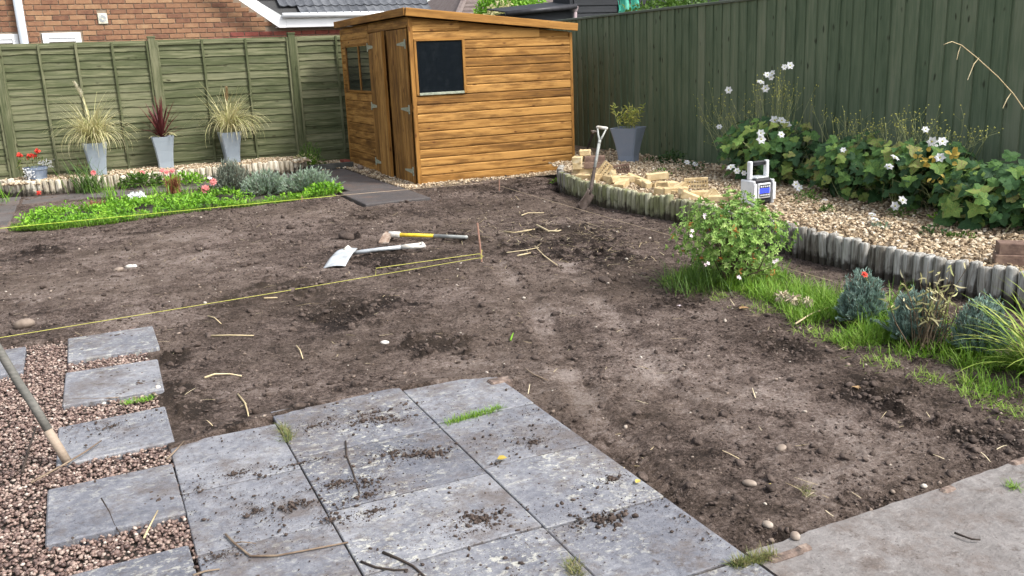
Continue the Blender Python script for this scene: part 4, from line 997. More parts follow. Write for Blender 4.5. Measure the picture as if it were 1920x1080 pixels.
def pampas(x, y, z, seed, label, plume_mat, ph, lean, n=330, sweep=0.0):
    r = empty('ornamental_grass', (x, y, z), label, 'ornamental grass', 'cream grasses growing in the grey planters')
    gb = GB(); B = np.array([x, y, z])+np.concatenate([rng.normal(0, .045, (n, 2)), np.zeros((n, 1))], 1); az = rng.uniform(0, 6.28, n)
    if sweep: az = np.where(rng.random(n) < .45, rng.normal(-.2, .7, n), az)
    blades(gb, B, az, rng.uniform(.0, .36, n), rng.uniform(.36, .84, n), rng.uniform(.009, .015, n), rng.uniform(.5, 3.3, n), 9, rng.beta(2.2, 1.8, n), .3, .2); gb.build('foliage', mt['drygrass'], r)
    gb = GB(); P = [np.array([x, y, z])+np.array([lean*t*t+.02*t, 0, ph*t]) for t in np.linspace(0, 1, 6)]; tube(gb, P, .005, 5); gb.build('stalk', mt['drygrass'], r)
    gb = GB(); n2 = 260; t = rng.random(n2); C = np.array([x+lean, y, z+ph])+np.stack([lean*.9*t-.0, 0*t, -.02+.19*t], 1)
    blades(gb, C, rng.uniform(0, 6.28, n2), rng.uniform(.1, .5, n2), .085*(1-t*.5), .007, rng.uniform(0, .6, n2), 2, rng.random(n2), .5, .3); gb.build('plume', mt[plume_mat], r)
    return r
pampas(.08, 13.80, .575, 1, 'cream fountain grass with a tall pale plume in left planter', 'plume', .66, -.07, 480)
pampas(1.92, 14.10, .58, 2, 'bleached grass with a short brown plume in planter beside shed', 'plume_brown', .48, .02, 430, 1)
def strapmesh(L, wd, lean, droop, seg=8, mat=None, name='leaf', fold=.25):
    gb = GB(); P = np.zeros(3); V = []
    for i in range(seg+1):
        t = i/seg; wv = wd*.5*max(.04, min(1, .5+2.2*t)*(1-t)**.55) if t < 1 else wd*.02
        an = lean+droop*t**1.3; dr = np.array([math.sin(an), 0, math.cos(an)]); nn = np.array([-math.cos(an), 0, math.sin(an)])
        V += [P+np.array([0, -wv, 0])+nn*wv*fold, P, P+np.array([0, wv, 0])+nn*wv*fold]; P = P+dr*L/seg
    gb.add(V, [[i*3+j, i*3+j+1, i*3+4+j, i*3+3+j] for i in range(seg) for j in range(2)]); return gb.mesh(name, mat, smooth=True)
r = empty('cordyline', (.985, 14.10, .58), 'spiky dark red cordyline in the middle grey planter', 'cordyline')
cm = [strapmesh(.56, .040, .05, .12, mat=mt['cordyline']), strapmesh(.50, .038, .35, .25, mat=mt['cordyline']), strapmesh(.46, .036, .62, .5, mat=mt['cordyline']), strapmesh(.38, .030, 1.2, 1.2, mat=mt['drygrass']), strapmesh(.44, .034, 1.0, .7, mat=mt['cordyline'])]
for i in range(55):
    k = [0, 1, 0, 1, 2, 2, 1, 4, 4, 3, 1][i % 11]
    inst('leaf', cm[k], (.985+rng.normal(0, .012), 14.10+rng.normal(0, .012), .56+.02*(i % 4)), r, (rng.normal(0, .06), rng.normal(0, .08), i*2.4), rng.uniform(.8, 1.15))
# small bamboo in the slate planter
r = empty('bamboo', (6.13, 9.78, .57), 'small yellow green bamboo growing in the slate planter', 'bamboo')
gb = GB(); gs_ = GB()
for i in range(16):
    b = np.array([6.13, 9.78, .56])+np.append(rng.normal(0, .045, 2), 0); tp = b+np.array([rng.normal(0, .09), rng.normal(0, .09), rng.uniform(.16, .36)])
    tube(gs_, [b, (b+tp)/2+rng.normal(0, .008, 3), tp], [.004, .003, .0015], 4)
    k = 16; t = rng.uniform(.25, 1, k); P = b+(tp-b)*t[:, None]; D = unit(k, .35); leaves(gb, P, D, unit(k, 1), rng.uniform(.05, .085, k), .013, rng.beta(2, 1.6, k)*.9)
gb.build('foliage', mt['bamboo'], r); gs_.build('stems', mt['stem'], r)

# low blue pot with red geraniums
c = G(70, 338, .15); r = empty('plant_pot', (c[0], 13.98, .15), 'low blue round pot at the left end of the gravel bed', 'plant pot')
PC = np.array([c[0], 13.98, .15]); gb = GB()
lathe(gb, PC, [(.0, 0), (.118, 0), (.125, .02), (.122, .028), (.14, .13), (.15, .135), (.152, .17), (.138, .172), (.135, .14), (0, .14)], 20); gb.build('body', mt['pot_blue'], r, smooth=False)
r = empty('geranium', PC+np.array([0, 0, .14]), 'red flowering geranium in the low blue pot', 'geranium')
def petals(gb, c, nrm, rad, k=6, tone=None, cup=.25, w_=.55):
    nrm = np.array(nrm, float); nrm /= np.linalg.norm(nrm); a = np.cross(nrm, [.3, .2, .9]); a /= np.linalg.norm(a); b = np.cross(nrm, a)
    th = np.arange(k)*2*math.pi/k+rng.uniform(0, 1); D = np.cos(th)[:, None]*a+np.sin(th)[:, None]*b+nrm*cup
    leaves(gb, np.repeat(np.array(c, float)[None], k, 0), D, np.repeat(nrm[None], k, 0), rad, rad*w_*1.3, tone)
gb = GB(); n = 130; d = unit(n, .5); P = PC+np.array([-.03, 0, .20])+d*np.array([.17, .12, .10]); leaves(gb, P, d+unit(n)*.6, unit(n, 1), rng.uniform(.03, .055, n), .022, rng.random(n)); gb.build('foliage', mt['tuft'], r)
gs_ = GB()
for dx, dz in ((-.155, .34), (-.03, .33), (.055, .385), (-.075, .30)):
    tp = PC+np.array([dx, -.03, dz]); tube(gs_, [PC+np.array([dx*.2, 0, .13]), PC+np.array([dx*.6, 0, .22]), tp], .004, 4); gb = GB()
    for i in range(12 if dz > .31 else 4): petals(gb, tp+rng.normal(0, .02, 3), unit(1, .6)[0]+np.array([0, -.5, 0]), .026, 5)
    gb.build('flower_head', mt['petal_red'], r)
gs_.build('stems', mt['stem'], r)
r = empty('silver_ragwort', PC+np.array([.0, -.06, .14]), 'silvery white trailing foliage spilling over the blue pot', 'foliage plant')
gb = GB(); n = 70; P = PC+np.array([-.085, -.15, .10])+rng.normal(0, 1, (n, 3))*np.array([.035, .02, .045]); leaves(gb, P, unit(n, -.2), unit(n), .035, .02, rng.random(n)); n = 60; P = PC+np.array([.13, -.02, .21])+rng.normal(0, 1, (n, 3))*np.array([.04, .03, .03]); leaves(gb, P, unit(n, .6), unit(n), .045, .012, rng.random(n)); gb.build('foliage', mt['petal_white'], r)

# ================================================================== LEFT FLOWER BED
def inpoly(x, y, P):
    ins = np.zeros(len(x), bool); P = np.array(P); j = len(P)-1
    for i in range(len(P)):
        c_ = ((P[i, 1] > y) != (P[j, 1] > y)) & (x < (P[j, 0]-P[i, 0])*(y-P[i, 1])/(P[j, 1]-P[i, 1]+1e-12)+P[i, 0]); ins ^= c_; j = i
    return ins
LBP = [(-.72, 10.32), (-.45, 10.22), (.1, 10.22), (.95, 10.42), (1.75, 10.44), (2.45, 10.66), (2.62, 11.0), (2.6, 11.6), (1.9, 11.7), (1.2, 11.7), (.5, 11.75), (-.2, 11.5), (-.5, 11.3), (-.78, 10.8)]
gb = GB(); gb.add([(x, y, .012) for x, y in LBP], [list(range(len(LBP)))]); tag(gb.build('flower_bed', mt['mortar']), kind='structure')
N = 16000; x, y = rng.uniform(-.9, 2.7, N), rng.uniform(10.15, 11.8, N); ok = inpoly(x, y, LBP) & (fbm(x, y, 3.4, 4, 21) > -.13) & ~((x > 1.55) & (y > 10.72+.1*np.sin(x*6))) & ~((x < 1.6) & (y > 11.25+.2*np.sin(x*5)) & (rng.random(N) < .6)); x, y = x[ok], y[ok]; n = len(x)
hgt = np.clip(.045+.22*fbm(x, y, 4.5, 4, 22, .6)+.035*sstep(y, 10.25, 10.6), .012, .15)
gb = GB(); leaves(gb, np.stack([x, y, .01+hgt*rng.uniform(.35, 1, n)], 1), unit(n, .25), unit(n, 2.0), rng.uniform(.022, .055, n), rng.uniform(.014, .034, n), np.clip(rng.beta(2, 2, n)*.75+1.1*fbm(x, y, 6, 3, 25)+.12, 0, 1))
tag(gb.build('ground_cover', mt['lime']), kind='stuff')
N = 5200; t = rng.random(N); ex, ey = np.interp(t, np.linspace(0, 1, 7), [-.82, -.45, .1, .95, 1.75, 2.45, 2.66]), np.interp(t, np.linspace(0, 1, 7), [10.45, 10.22, 10.22, 10.42, 10.44, 10.66, 10.9])
B = np.stack([ex+rng.normal(0, .03, N), ey+np.abs(rng.normal(0, .10, N))-.03, np.full(N, -.005)], 1)
gb = GB(); blades(gb, B, rng.uniform(0, 6.28, N), rng.uniform(.1, .9, N), rng.uniform(.04, .11, N), rng.uniform(.004, .007, N), rng.uniform(.2, 1.2, N), 3, np.clip(rng.beta(1.7, 2.2, N), 0, 1))
tag(gb.build('lawn_fringe', mt['grass']), kind='stuff')
def clump(name, c, n, L, wd, lean, droop, mat, label, cat, rad=.05, group=None, tone=None, seg=5, part='foliage'):
    r = empty(name, c, label, cat, group); gb = GB(); B = np.array(c)+np.concatenate([rng.normal(0, rad, (n, 2)), np.zeros((n, 1))], 1)
    blades(gb, B, rng.uniform(0, 6.28, n), rng.uniform(lean[0], lean[1], n), rng.uniform(L*.55, L, n), rng.uniform(wd*.7, wd, n), rng.uniform(droop[0], droop[1], n), seg, rng.beta(2, 2, n) if tone is None else tone(n), .3)
    gb.build(part, mt[mat], r); return r
c = G(170, 356); clump('daylily', (c[0], 13.16, 0), 130, .58, .017, (.05, .75), (.4, 1.5), 'midgreen', 'dark green strappy daylily clump in front of the left planter', 'daylily', .09)
def stemflower(r, base, top, mat, rad=.045, k=8, part='flower', facing=(0, -.7, .6), layers=2):
    gs_ = GB(); b, tp = np.array(base, float), np.array(top, float); tube(gs_, [b, (b+tp)/2+rng.normal(0, .01, 3), tp], .004, 4); gs_.build('stem', mt['stem'], r); gb = GB()
    for i in range(layers): petals(gb, tp+np.array([0, 0, .004*i]), np.array(facing)+rng.normal(0, .2, 3), rad*(1-.3*i), k, None, .15+.5*i)
    gb.build(part, mt[mat], r)
def leafy(name, c, rad, n, ls, mat, label, cat, group=None, wd=.55, tone=None):
    r = empty(name, (c[0], c[1], 0), label, cat, group); d = unit(n, .5); d[:, 2] = np.abs(d[:, 2]); P = np.array([c[0], c[1], .02])+d*np.array(rad)*(rng.random(n)**.3)[:, None]
    gb = GB(); leaves(gb, P, d*.7+unit(n)*.6, unit(n, 1.3), ls*rng.uniform(.7, 1.3, n), ls*wd, rng.beta(2, 2, n) if tone is None else tone); gb.build('foliage', mt[mat], r); return r
c = G(268, 352); r = leafy('rose_bush', (c[0], c[1]), (.30, .2, .17), 330, .06, 'midgreen', 'low leafy plant with pink red blooms before left log edging', 'flowering plant')
for px, py in ((266, 324), (175, 324), (304, 320), (312, 323), (323, 320)):
    p_ = GP(px, py, 1, c[1]); stemflower(r, (p_[0]+.03, c[1], .05), p_, 'petal_pink', .042, 7)
c = G(350, 348); leafy('perennial', (c[0], c[1]), (.32, .2, .15), 300, .055, 'lime', 'bright green leafy mound beside the brown tuft by the log edging', 'perennial')
c = G(327, 362); clump('bronze_grass', (c[0], c[1], 0), 170, .26, .012, (.0, .35), (.1, .6), 'redbrown', 'upright rusty bronze tuft in the left flower bed', 'bronze tuft', .035)
c = G(182, 396); clump('bronze_grass', (c[0], c[1], .03), 150, .13, .010, (.1, .8), (.2, .8), 'redbrown', 'small withered brown tuft among lime ground cover', 'brown tuft', .05)
c = G(392, 372); r = leafy('rose_bush', (c[0], c[1]), (.14, .12, .12), 90, .05, 'midgreen', 'pink rose with two open blooms in the left bed', 'rose')
for px, py, q in ((385, 355, .062), (400, 341, .05)): p_ = GP(px, py, 1, c[1]-.02); stemflower(r, (c[0], c[1], .03), p_, 'petal_pink', q, 9, layers=4)
p_ = GP(393, 334, 1, c[1]); stemflower(r, (c[0], c[1], .03), p_, 'petal_pale', .035, 6)
c = G(257, 385); r = leafy('phlox', (c[0], c[1]), (.12, .10, .09), 60, .045, 'midgreen', 'cluster of small white flowers in the left bed', 'white flowers')
P0_ = np.array([0, 0, .03]); gb = GB()
for i in range(40): petals(gb, GP(257, 371, 1, c[1]-.03)+P0_+rng.normal(0, 1, 3)*np.array([.045, .02, .022]), (rng.normal(0, .4), -.8, .6), .022, 5)
gb.build('blooms', mt['petal_white'], r)
for px, py, lab, m_ in ((207, 372, 'thin yellow green grass tuft behind lime ground cover, by the daylily', 'lime'), (292, 372, 'grassy lime tuft between white flowers and the bronze tuft', 'lime'), (345, 376, 'grassy lime tuft just right of the bronze tuft', 'lime')):
    c = G(px, py); clump('grass_tuft', (c[0], c[1], 0), 70, .26, .009, (.1, .6), (.2, 1.0), m_, lab, 'grass tuft', .07)
def lavender(name, c, rad, h, nst, mat, label, needle=.018, nw=.22, group='lavender', spikes=0, nn=15):
    r = empty(name, (c[0], c[1], c[2] if len(c) > 2 else 0), label, 'lavender bush' if 'lavender' in name else name.replace('_', ' '), None); z0 = c[2] if len(c) > 2 else 0
    gb = GB(); gs_ = GB(); b0 = np.array([c[0], c[1], z0])
    for i in range(nst):
        d = unit(1, .9)[0]; d[2] = abs(d[2])+.15; d /= np.linalg.norm(d); tp = b0+np.array([d[0]*rad, d[1]*rad, d[2]*h])*rng.uniform(.72, 1.04)+rng.normal(0, .012, 3); b = b0+np.array([d[0], d[1], 0])*rad*.22
        md = (b+tp)/2+np.array([d[0], d[1], 0])*rad*.12
        tube(gs_, [b, md, tp], [.004, .003, .0015], 3, cap=False)
        t = rng.uniform(.15, 1, nn); P = np.where(t[:, None] < .5, b+(md-b)*(t*2)[:, None], md+(tp-md)*(t*2-1)[:, None]); ax = tp-md; ax /= np.linalg.norm(ax)
        leaves(gb, P, ax*1.3+unit(nn)*.75, unit(nn), needle*rng.uniform(.8, 1.5, nn), needle*nw, np.clip(rng.beta(2, 2, nn)*.6+.4*t*rng.uniform(.6, 1), 0, 1))
    gb.build('foliage', mt[mat], r); gs_.build('stems', mt['stem_brown'], r); return r
c = G(438, 362); lavender('lavender_bush', (c[0], c[1], .02), .235, .40, 300, 'lavgrey', 'round grey green lavender ball in the left flower bed', .045, nn=13)
for (px, py, rx, h, lab) in ((505, 366, .34, .30, 'pale grey catmint mound beside the lavender ball'), (585, 362, .40, .29, 'grey green catmint mound nearest the shed path')):
    c = G(px, py); r = lavender('catmint', (c[0], c[1]+.1, 0), rx, h, 240, 'catmint', lab, .036, .34, nn=20); r['category'] = 'catmint'
c = G(600, 366); leafy('perennial', (c[0]+.05, c[1]), (.25, .14, .12), 260, .05, 'lime', 'lime green leaves at the shed end of the left bed', 'perennial')
c = G(578, 318); r = clump('fern', (3.02, 13.78, .0), 90, .34, .012, (.0, .7), (.1, .8), 'lime', 'green feathery shrub between log edging and shed', 'fern', .06)
gb = GB(); n = 260; d = unit(n, .5); d[:, 2] = abs(d[:, 2]); leaves(gb, np.array([3.02, 13.78, .05])+d*np.array([.2, .15, .34])*(rng.random(n)**.4)[:, None], d+unit(n)*.4, unit(n), .055, .016, rng.random(n)); gb.build('fronds', mt['midgreen'], r)
gb = GB(); n = 60; d = unit(n, .2); leaves(gb, np.array([2.9, 13.7, .14])+d*np.array([.16, .1, .06]), d, unit(n), .05, .016, rng.random(n)); gb.build('dead_fronds', mt['drygrass'], r)
c = G(4, 372); clump('grass_tuft', (-1.13, 12.9, 0), 70, .26, .012, (.1, .6), (.2, 1.0), 'lime', 'yellowish plant cut by the left photo edge below the fence', 'grass tuft', .08)
gb = GB(); c = G(73, 366)
for i in range(4): petals(gb, np.array([c[0], c[1], .03])+rng.normal(0, .01, 3), (rng.normal(0, .4), -.5, 1), .028, 5)
tag(gb.build('fallen_flower', mt['petal_red'], None, (c[0], c[1], .01)), 'fallen red flower head on the dark side path', 'flower')

# ================================================================== LOOSE BRICKS ON THE RIGHT BED
def solid_brick(mat):
    gb = GB(); box(gb, (-.1075, -.051, -.0325), (.1075, .051, .0325), bev=.004)
    V = gb.V[0]; V += rng.normal(0, .0012, V.shape); return gb.mesh('brick', mt[mat])
def holed_brick(mat):
    gb = GB(); h = .0325
    for a, b in ((-.051, -.030), (-.009, .009), (.030, .051)): box(gb, (-.1075, a, -h), (.1075, b, h))
    for a, b in ((-.0298, -.0092), (.0092, .0298)):
        for i in range(9):
            x = -.1075+.0075+i*.025; q = .0075 if i in (0, 8) else .0045
            box(gb, (x-q, a, -h+.001), (x+q, b, h-.001))
    return gb.mesh('brick', mt[mat])
BRm = {'y': solid_brick('yellow_brick'), 'b': solid_brick('brown_brick'), 'p': holed_brick('yellow_brick'), 'q': holed_brick('brown_brick')}
gb = GB(); box(gb, (-.06, -.051, -.0325), (.06, .051, .0325), bev=.006); gb.V[0] += rng.normal(0, .004, gb.V[0].shape); BRm['h'] = gb.mesh('brick', mt['yellow_brick'])
EDGE = Matrix.Rotation(math.pi/2, 3, 'X'); FLAT = Matrix.Identity(3); END = Matrix.Rotation(math.pi/2, 3, 'Z')
GRPB = 'loose bricks dumped on the pale gravel bed'
def brick(kind, px, py, zo, yaw, pose, label, tilt=0.0, off=(0, 0)):
    c = G(px, py, .175); Mx = Matrix.Rotation(yaw, 3, 'Z')@Matrix.Rotation(tilt, 3, 'Y')@pose
    o = inst('brick', BRm[kind], (c[0]+off[0], c[1]+off[1], .178+zo), None, Mx.to_euler(), 1.06); tag(o, label, 'brick', GRPB)
YW = -.56
ux, uy = math.cos(YW), math.sin(YW)
S0 = (1106, 327)
def stack(kind, u, v, lev, pose, label): brick(kind, *S0, .034+.067*lev, YW+rng.normal(0, .05), pose, label, 0, (u*ux-v*uy*-1*0, u*uy+v))
stack('y', -.07, .03, 0, FLAT, 'yellow brick at bottom left of the brick stack by the shed')
stack('y', .135, -.02, 0, FLAT, 'yellow brick at bottom of the stack, behind the leaning spade shaft')
stack('y', -.125, .03, 1, END, 'end-on yellow brick in the middle layer of the brick stack')
stack('b', .06, .02, 1, FLAT, 'brown brick in the middle layer of the brick stack')
stack('y', -.115, .03, 2, END, 'end-on yellow brick on the top layer of the brick stack')
stack('b', .075, .03, 2, FLAT, 'brown brick on the top layer of the brick stack')
stack('h', .0, .10, 3, FLAT, 'broken yellow half brick lying on the stack top')
brick('p', 1130, 337, .085, YW+.1, EDGE, 'tilted perforated brick leaning beside the stack with holes showing', -.85)
brick('q', 1162, 326, .045, YW-.1, EDGE, 'brown ridged brick lying behind the yellow ones near the stack', -.16)
brick('h', 1143, 340, .03, YW+.9, END, 'yellow brick stub standing between tilted brick and next brick')
brick('y', 1168, 343, .036, YW+.12, FLAT, 'clean yellow brick at the edging, right of tilted perforated brick', -.05)
brick('y', 1232, 339, .045, YW+.18, FLAT, 'clean yellow brick lying alone in the middle of the gravel', -.07)
brick('h', 1205, 347, .02, YW+.6, FLAT, 'buff half brick sunk in gravel between the two clean yellow bricks')
brick('h', 1243, 357, .03, YW-.3, EDGE, 'broken yellow brick with a notch near the edging')
brick('h', 1258, 352, .025, YW+.5, FLAT, 'small buff brick fragment behind the notched one')
brick('y', 1266, 364, .028, YW+.2, FLAT, 'rough yellow brick below the upright perforated brick')
brick('p', 1305, 354, .05, YW-.02, EDGE, 'perforated yellow brick standing on edge facing the lawn', -.02)
brick('y', 1318, 371, .028, YW+.12, FLAT, 'long yellow brick lying flat above the azalea')
brick('y', 1352, 379, .020, YW-.1, FLAT, 'yellow brick lying flat next to the radio, beside the azalea')
brick('h', 1290, 374, .012, YW+.3, FLAT, 'sunken yellow brick end at the edging near azalea')
for k, (px, py, lab) in enumerate(((1100, 335, 'rough buff fragment in front of the brick stack at its left'), (1118, 340, 'rough buff fragment behind the spade shaft at the edging'), (1150, 346, 'chipped buff brick just right of the tilted perforated brick'), (1165, 351, 'broken buff piece touching the edging below the clean yellow brick'),
        (1148, 329, 'buff brick propped behind the tilted perforated brick'), (1180, 338, 'buff fragment between brown ridged brick and gravel'), (1195, 342, 'flat buff fragment left of the sunken half brick'), (1212, 352, 'buff fragment lying at the edging under the sunken half brick'), (1228, 351, 'buff fragment in front of the lone clean yellow brick'),
        (1250, 364, 'cracked buff brick at the edging below the notched brick'), (1278, 357, 'buff fragment touching the upright perforated brick on its left'), (1285, 367, 'flat buff piece in front of the upright perforated brick'), (1300, 375, 'buff brick end half hidden by azalea leaves'), (1335, 374, 'flat buff brick behind the azalea, left of the radio'))):
    brick('h' if k % 3 else 'y', px, py, rng.uniform(.005, .03), rng.uniform(0, 6.28), [FLAT, EDGE, FLAT][k % 3], lab, rng.normal(0, .35))
# dark old bricks stacked at the right edge of the bed
for i, (z, lab) in enumerate(((.21, 'lower old brown brick in the pair at the right photo edge'), (.278, 'upper old brown brick in the pair at the right photo edge'))):
    c = G(1905, 498, .17); o = inst('brick', BRm['b'], (c[0]+.02*i, c[1], z), None, (0, 0, -.75+.03*i), (1.15, 1.1, 1.03)); tag(o, lab, 'brick', 'old brown bricks at the right edge')

# ================================================================== TOOLS
def P3(*p): return np.array(p, float)
# spade leaning on the edging
foot = G(1096, 390, -.02); top = GP(1129, 238, 1, foot[1]+.22)
ax = (top-foot); LN = np.linalg.norm(ax); ax /= LN; sd = np.cross(ax, -_d); sd /= np.linalg.norm(sd); nr = np.cross(sd, ax)
r = empty('spade', foot, 'muddy spade standing upright against the half-log edging', 'spade')
M = Matrix(((sd[0], nr[0], ax[0], foot[0]), (sd[1], nr[1], ax[1], foot[1]), (sd[2], nr[2], ax[2], foot[2]), (0, 0, 0, 1)))
def bladegeo(w0, w1, L, curve, th=.004, nx=8, nz=10):
    gb = GB(); V = []
    for s in (0, th):
        for j in range(nz+1):
            t = j/nz; wv = w1+(w0-w1)*t
            for i in range(nx+1): u = i/nx*2-1; V.append((u*wv/2, curve*u*u+.012*math.sin(t*3)-s, L*t))
    k = (nx+1)*(nz+1); g = lambda s, j, i: s*k+j*(nx+1)+i
    Fq = [[g(0, j, i), g(0, j, i+1), g(0, j+1, i+1), g(0, j+1, i)] for j in range(nz) for i in range(nx)]+[[g(1, j, i), g(1, j+1, i), g(1, j+1, i+1), g(1, j, i+1)] for j in range(nz) for i in range(nx)]
    Fq += [[g(0, j, 0), g(0, j+1, 0), g(1, j+1, 0), g(1, j, 0)] for j in range(nz)]+[[g(0, j, nx), g(1, j, nx), g(1, j+1, nx), g(0, j+1, nx)] for j in range(nz)]
    Fq += [[g(0, 0, i), g(1, 0, i), g(1, 0, i+1), g(0, 0, i+1)] for i in range(nx)]+[[g(0, nz, i), g(0, nz, i+1), g(1, nz, i+1), g(1, nz, i)] for i in range(nx)]
    gb.add(V, Fq); return gb
g2 = bladegeo(.19, .17, .25, .01); bm = Matrix.Rotation(-.55, 4, 'X')@Matrix.Rotation(.45, 4, 'Z')
# the blade: kicked forward on the soil, seen almost flat on
bl = G(1087, 391, -.005); D_ = float((bl-_o)@_d); at_ = lambda px, py, dd: _o+ray(px, py)*(D_+dd)
bt = at_(1107.5, 360, .06); axb = bt-bl; Lb = np.linalg.norm(axb); axb /= Lb; sb = at_(1117, 363, .14)-at_(1097.5, 358, .04); sb -= axb*(sb@axb); wb = np.linalg.norm(sb); sb /= wb; nb_ = np.cross(sb, axb)
g2 = bladegeo(wb*.95, wb*.9, Lb, .008)
Mb = Matrix(((sb[0], nb_[0], axb[0], bl[0]), (sb[1], nb_[1], axb[1], bl[1]), (sb[2], nb_[2], axb[2], bl[2]), (0, 0, 0, 1)))
g2.V[0] = xf(g2.V[0], Mb)
g2.build('blade', mt['steel_dirty'], r, smooth=True)
sp0 = bl+axb*(Lb-.01); dirs = top-sp0; Ls = np.linalg.norm(dirs); dirs /= Ls
gb = GB(); tube(gb, [sp0-axb*.02, sp0+dirs*.05, sp0+dirs*.28], [.015, .021, .018], 10); gb.build('socket', mt['steel_dirty'], r, smooth=True)
gb = GB(); tube(gb, [sp0+dirs*.275, sp0+dirs*(Ls-.16)], .0165, 10); gb.build('shaft', mt['shaft_grey'], r, smooth=True)
sdv = np.cross(dirs, [0.2, 1, 0]); sdv = np.array([math.cos(YW), math.sin(YW), 0]); sdv -= dirs*(sdv@dirs); sdv /= np.linalg.norm(sdv)
gb = GB(); a0 = sp0+dirs*(Ls-.165)
for s in (-1, 1): tube(gb, [a0, a0+dirs*.07+sdv*s*.025, a0+dirs*.15+sdv*s*.046], [.014, .010, .009], 8)
tube(gb, [a0-dirs*.03, a0+dirs*.01], [.018, .017], 8); gb.build('yoke', mt['shaft_grey'], r, smooth=True)
gb = GB(); a1 = a0+dirs*.155; tube(gb, [a1-sdv*.062, a1-sdv*.05, a1, a1+sdv*.05, a1+sdv*.062], [.010, .017, .018, .017, .010], 10); gb.build('grip', mt['mud_white'], r, smooth=True)
# second tool: fork handle behind, propped in the shed corner
b = GP(1098, 288, 0, 6.2); tp = GP(1112, 250, 0, 6.2); r = empty('garden_fork', b, 'dark handled tool propped in the gap behind the brick stack', 'garden tool')
gb = GB(); q = (tp-b); tube(gb, [b-q*1.1, tp], .014, 8); gb.build('shaft', mt['twig_dark'], r, smooth=True)
gb = GB(); tube(gb, [tp-q*.02, tp+q*.10], [.016, .02], 8); tube(gb, [tp+q*.1-sdv*.04, tp+q*.1+sdv*.04], .014, 8); gb.build('grip', mt['rust'], r, smooth=True)
# shovel lying on the soil
h0, h1 = G(664, 474, .035), G(757, 463, .05); hx = h1-h0; hx[2] = 0; hx /= np.linalg.norm(hx)
ba, bb = G(626, 501, .0), G(651, 468, .055)
r = empty('shovel', (ba+bb)/2, 'pale steel shovel with square blade lying on the soil', 'shovel')
axb = bb-ba; Lb = np.linalg.norm(axb); axb /= Lb; sb = G(645, 505, .0)-G(608, 498, .0); sb -= axb*(sb@axb); wb = np.linalg.norm(sb); sb /= wb; nb_ = np.cross(sb, axb)
Mb = Matrix(((sb[0], nb_[0], axb[0], ba[0]), (sb[1], nb_[1], axb[1], ba[1]), (sb[2], nb_[2], axb[2], ba[2]+.012), (0, 0, 0, 1)))
g2 = bladegeo(wb*.86, wb*.90, Lb, -.012 if nb_[2] > 0 else .012); g2.V[0] = xf(g2.V[0], Mb); bo = g2.build('blade', mt['steel'], r, smooth=True)
gb = GB(); e = bb+np.array([0, 0, .018]); tube(gb, [e-axb*.06, e+axb*.01, h0], [.016, .018, .017], 8); gb.build('socket', mt['mud_white'], r, smooth=True)
gb = GB(); tube(gb, [h0, (h0+h1)/2+P3(0, 0, .004), h1], [.017, .016, .017], 10); gb.build('shaft', mt['white_plastic'] if False else mt['steel'], r, smooth=True)
h2 = G(793, 459, .05); yy2 = np.cross([0, 0, 1], hx)
gb = GB(); L2 = np.linalg.norm(h2-h1)
for s in (-1, 1): tube(gb, [h1-hx*.02, h1+hx*L2*.35+yy2*s*.035, h1+hx*L2*.8+yy2*s*.055, h2+yy2*s*.05], [.018, .015, .013, .015], 8)
tube(gb, [h2-yy2*.06, h2+yy2*.06], .017, 8); gb.build('handle', mt['mud_white'], r, smooth=True)
# mattock with yellow handle
a, b2, c2 = G(740, 440, .05), G(813, 442, .04), G(877, 445, .035)
r = empty('mattock', a, 'mattock with a yellow and grey handle on the soil', 'mattock'); d_ = (b2-a)/np.linalg.norm(b2-a)
gb = GB(); tube(gb, [a, a+d_*.1, b2], [.022, .0165, .0155], 10); gb.build('handle', mt['yellow'], r, smooth=True)
gb = GB(); tube(gb, [b2, c2-d_*.02, c2], [.0150, .0155, .013], 10); gb.build('grip', mt['shaft_grey'], r, smooth=True)
gb = GB(); tube(gb, [a-d_*.05, a+d_*.05], [.029, .027], 10); gb.build('collar', mt['mud_white'], r, smooth=True)
gb = GB(); pr = np.cross([0, 0, 1], d_); e = a-d_*.06
V = []
for t, w1, h1_ in ((-1, .045, .006), (-.3, .03, .022), (.2, .028, .026), (1, .012, .012)): 
    m_ = e+pr*t*.13+P3(0, 0, -.05*abs(t)**1.5); V += [m_-d_*w1+P3(0, 0, -h1_), m_+d_*w1+P3(0, 0, -h1_), m_+d_*w1+P3(0, 0, h1_), m_-d_*w1+P3(0, 0, h1_)]
gb.add(V, [[i*4+j, i*4+(j+1) % 4, i*4+4+(j+1) % 4, i*4+4+j] for i in range(3) for j in range(4)]+[[3, 2, 1, 0], [12, 13, 14, 15]]); gb.build('head', mt['rust'], r)
# weathered pole leaning out of the left edge
b = G(126, 866, .0); tp = GP(-60, 560, 1, b[1]+.15)
r = empty('wooden_pole', b, 'grey weathered wooden pole leaning out of the left photo edge', 'pole'); q = tp-b
gb = GB(); tube(gb, [b+q*t+rng.normal(0, .0015, 3) for t in np.linspace(.20, 1.25, 8)], np.linspace(.0175, .016, 8), 10); gb.build('shaft', mt['old_pole'], r, smooth=True)
gb = GB(); tube(gb, [b, b+q*.1, b+q*.202], [.0182, .0186, .0178], 10); gb.build('bare_end', mt['bare_wood'], r, smooth=True)

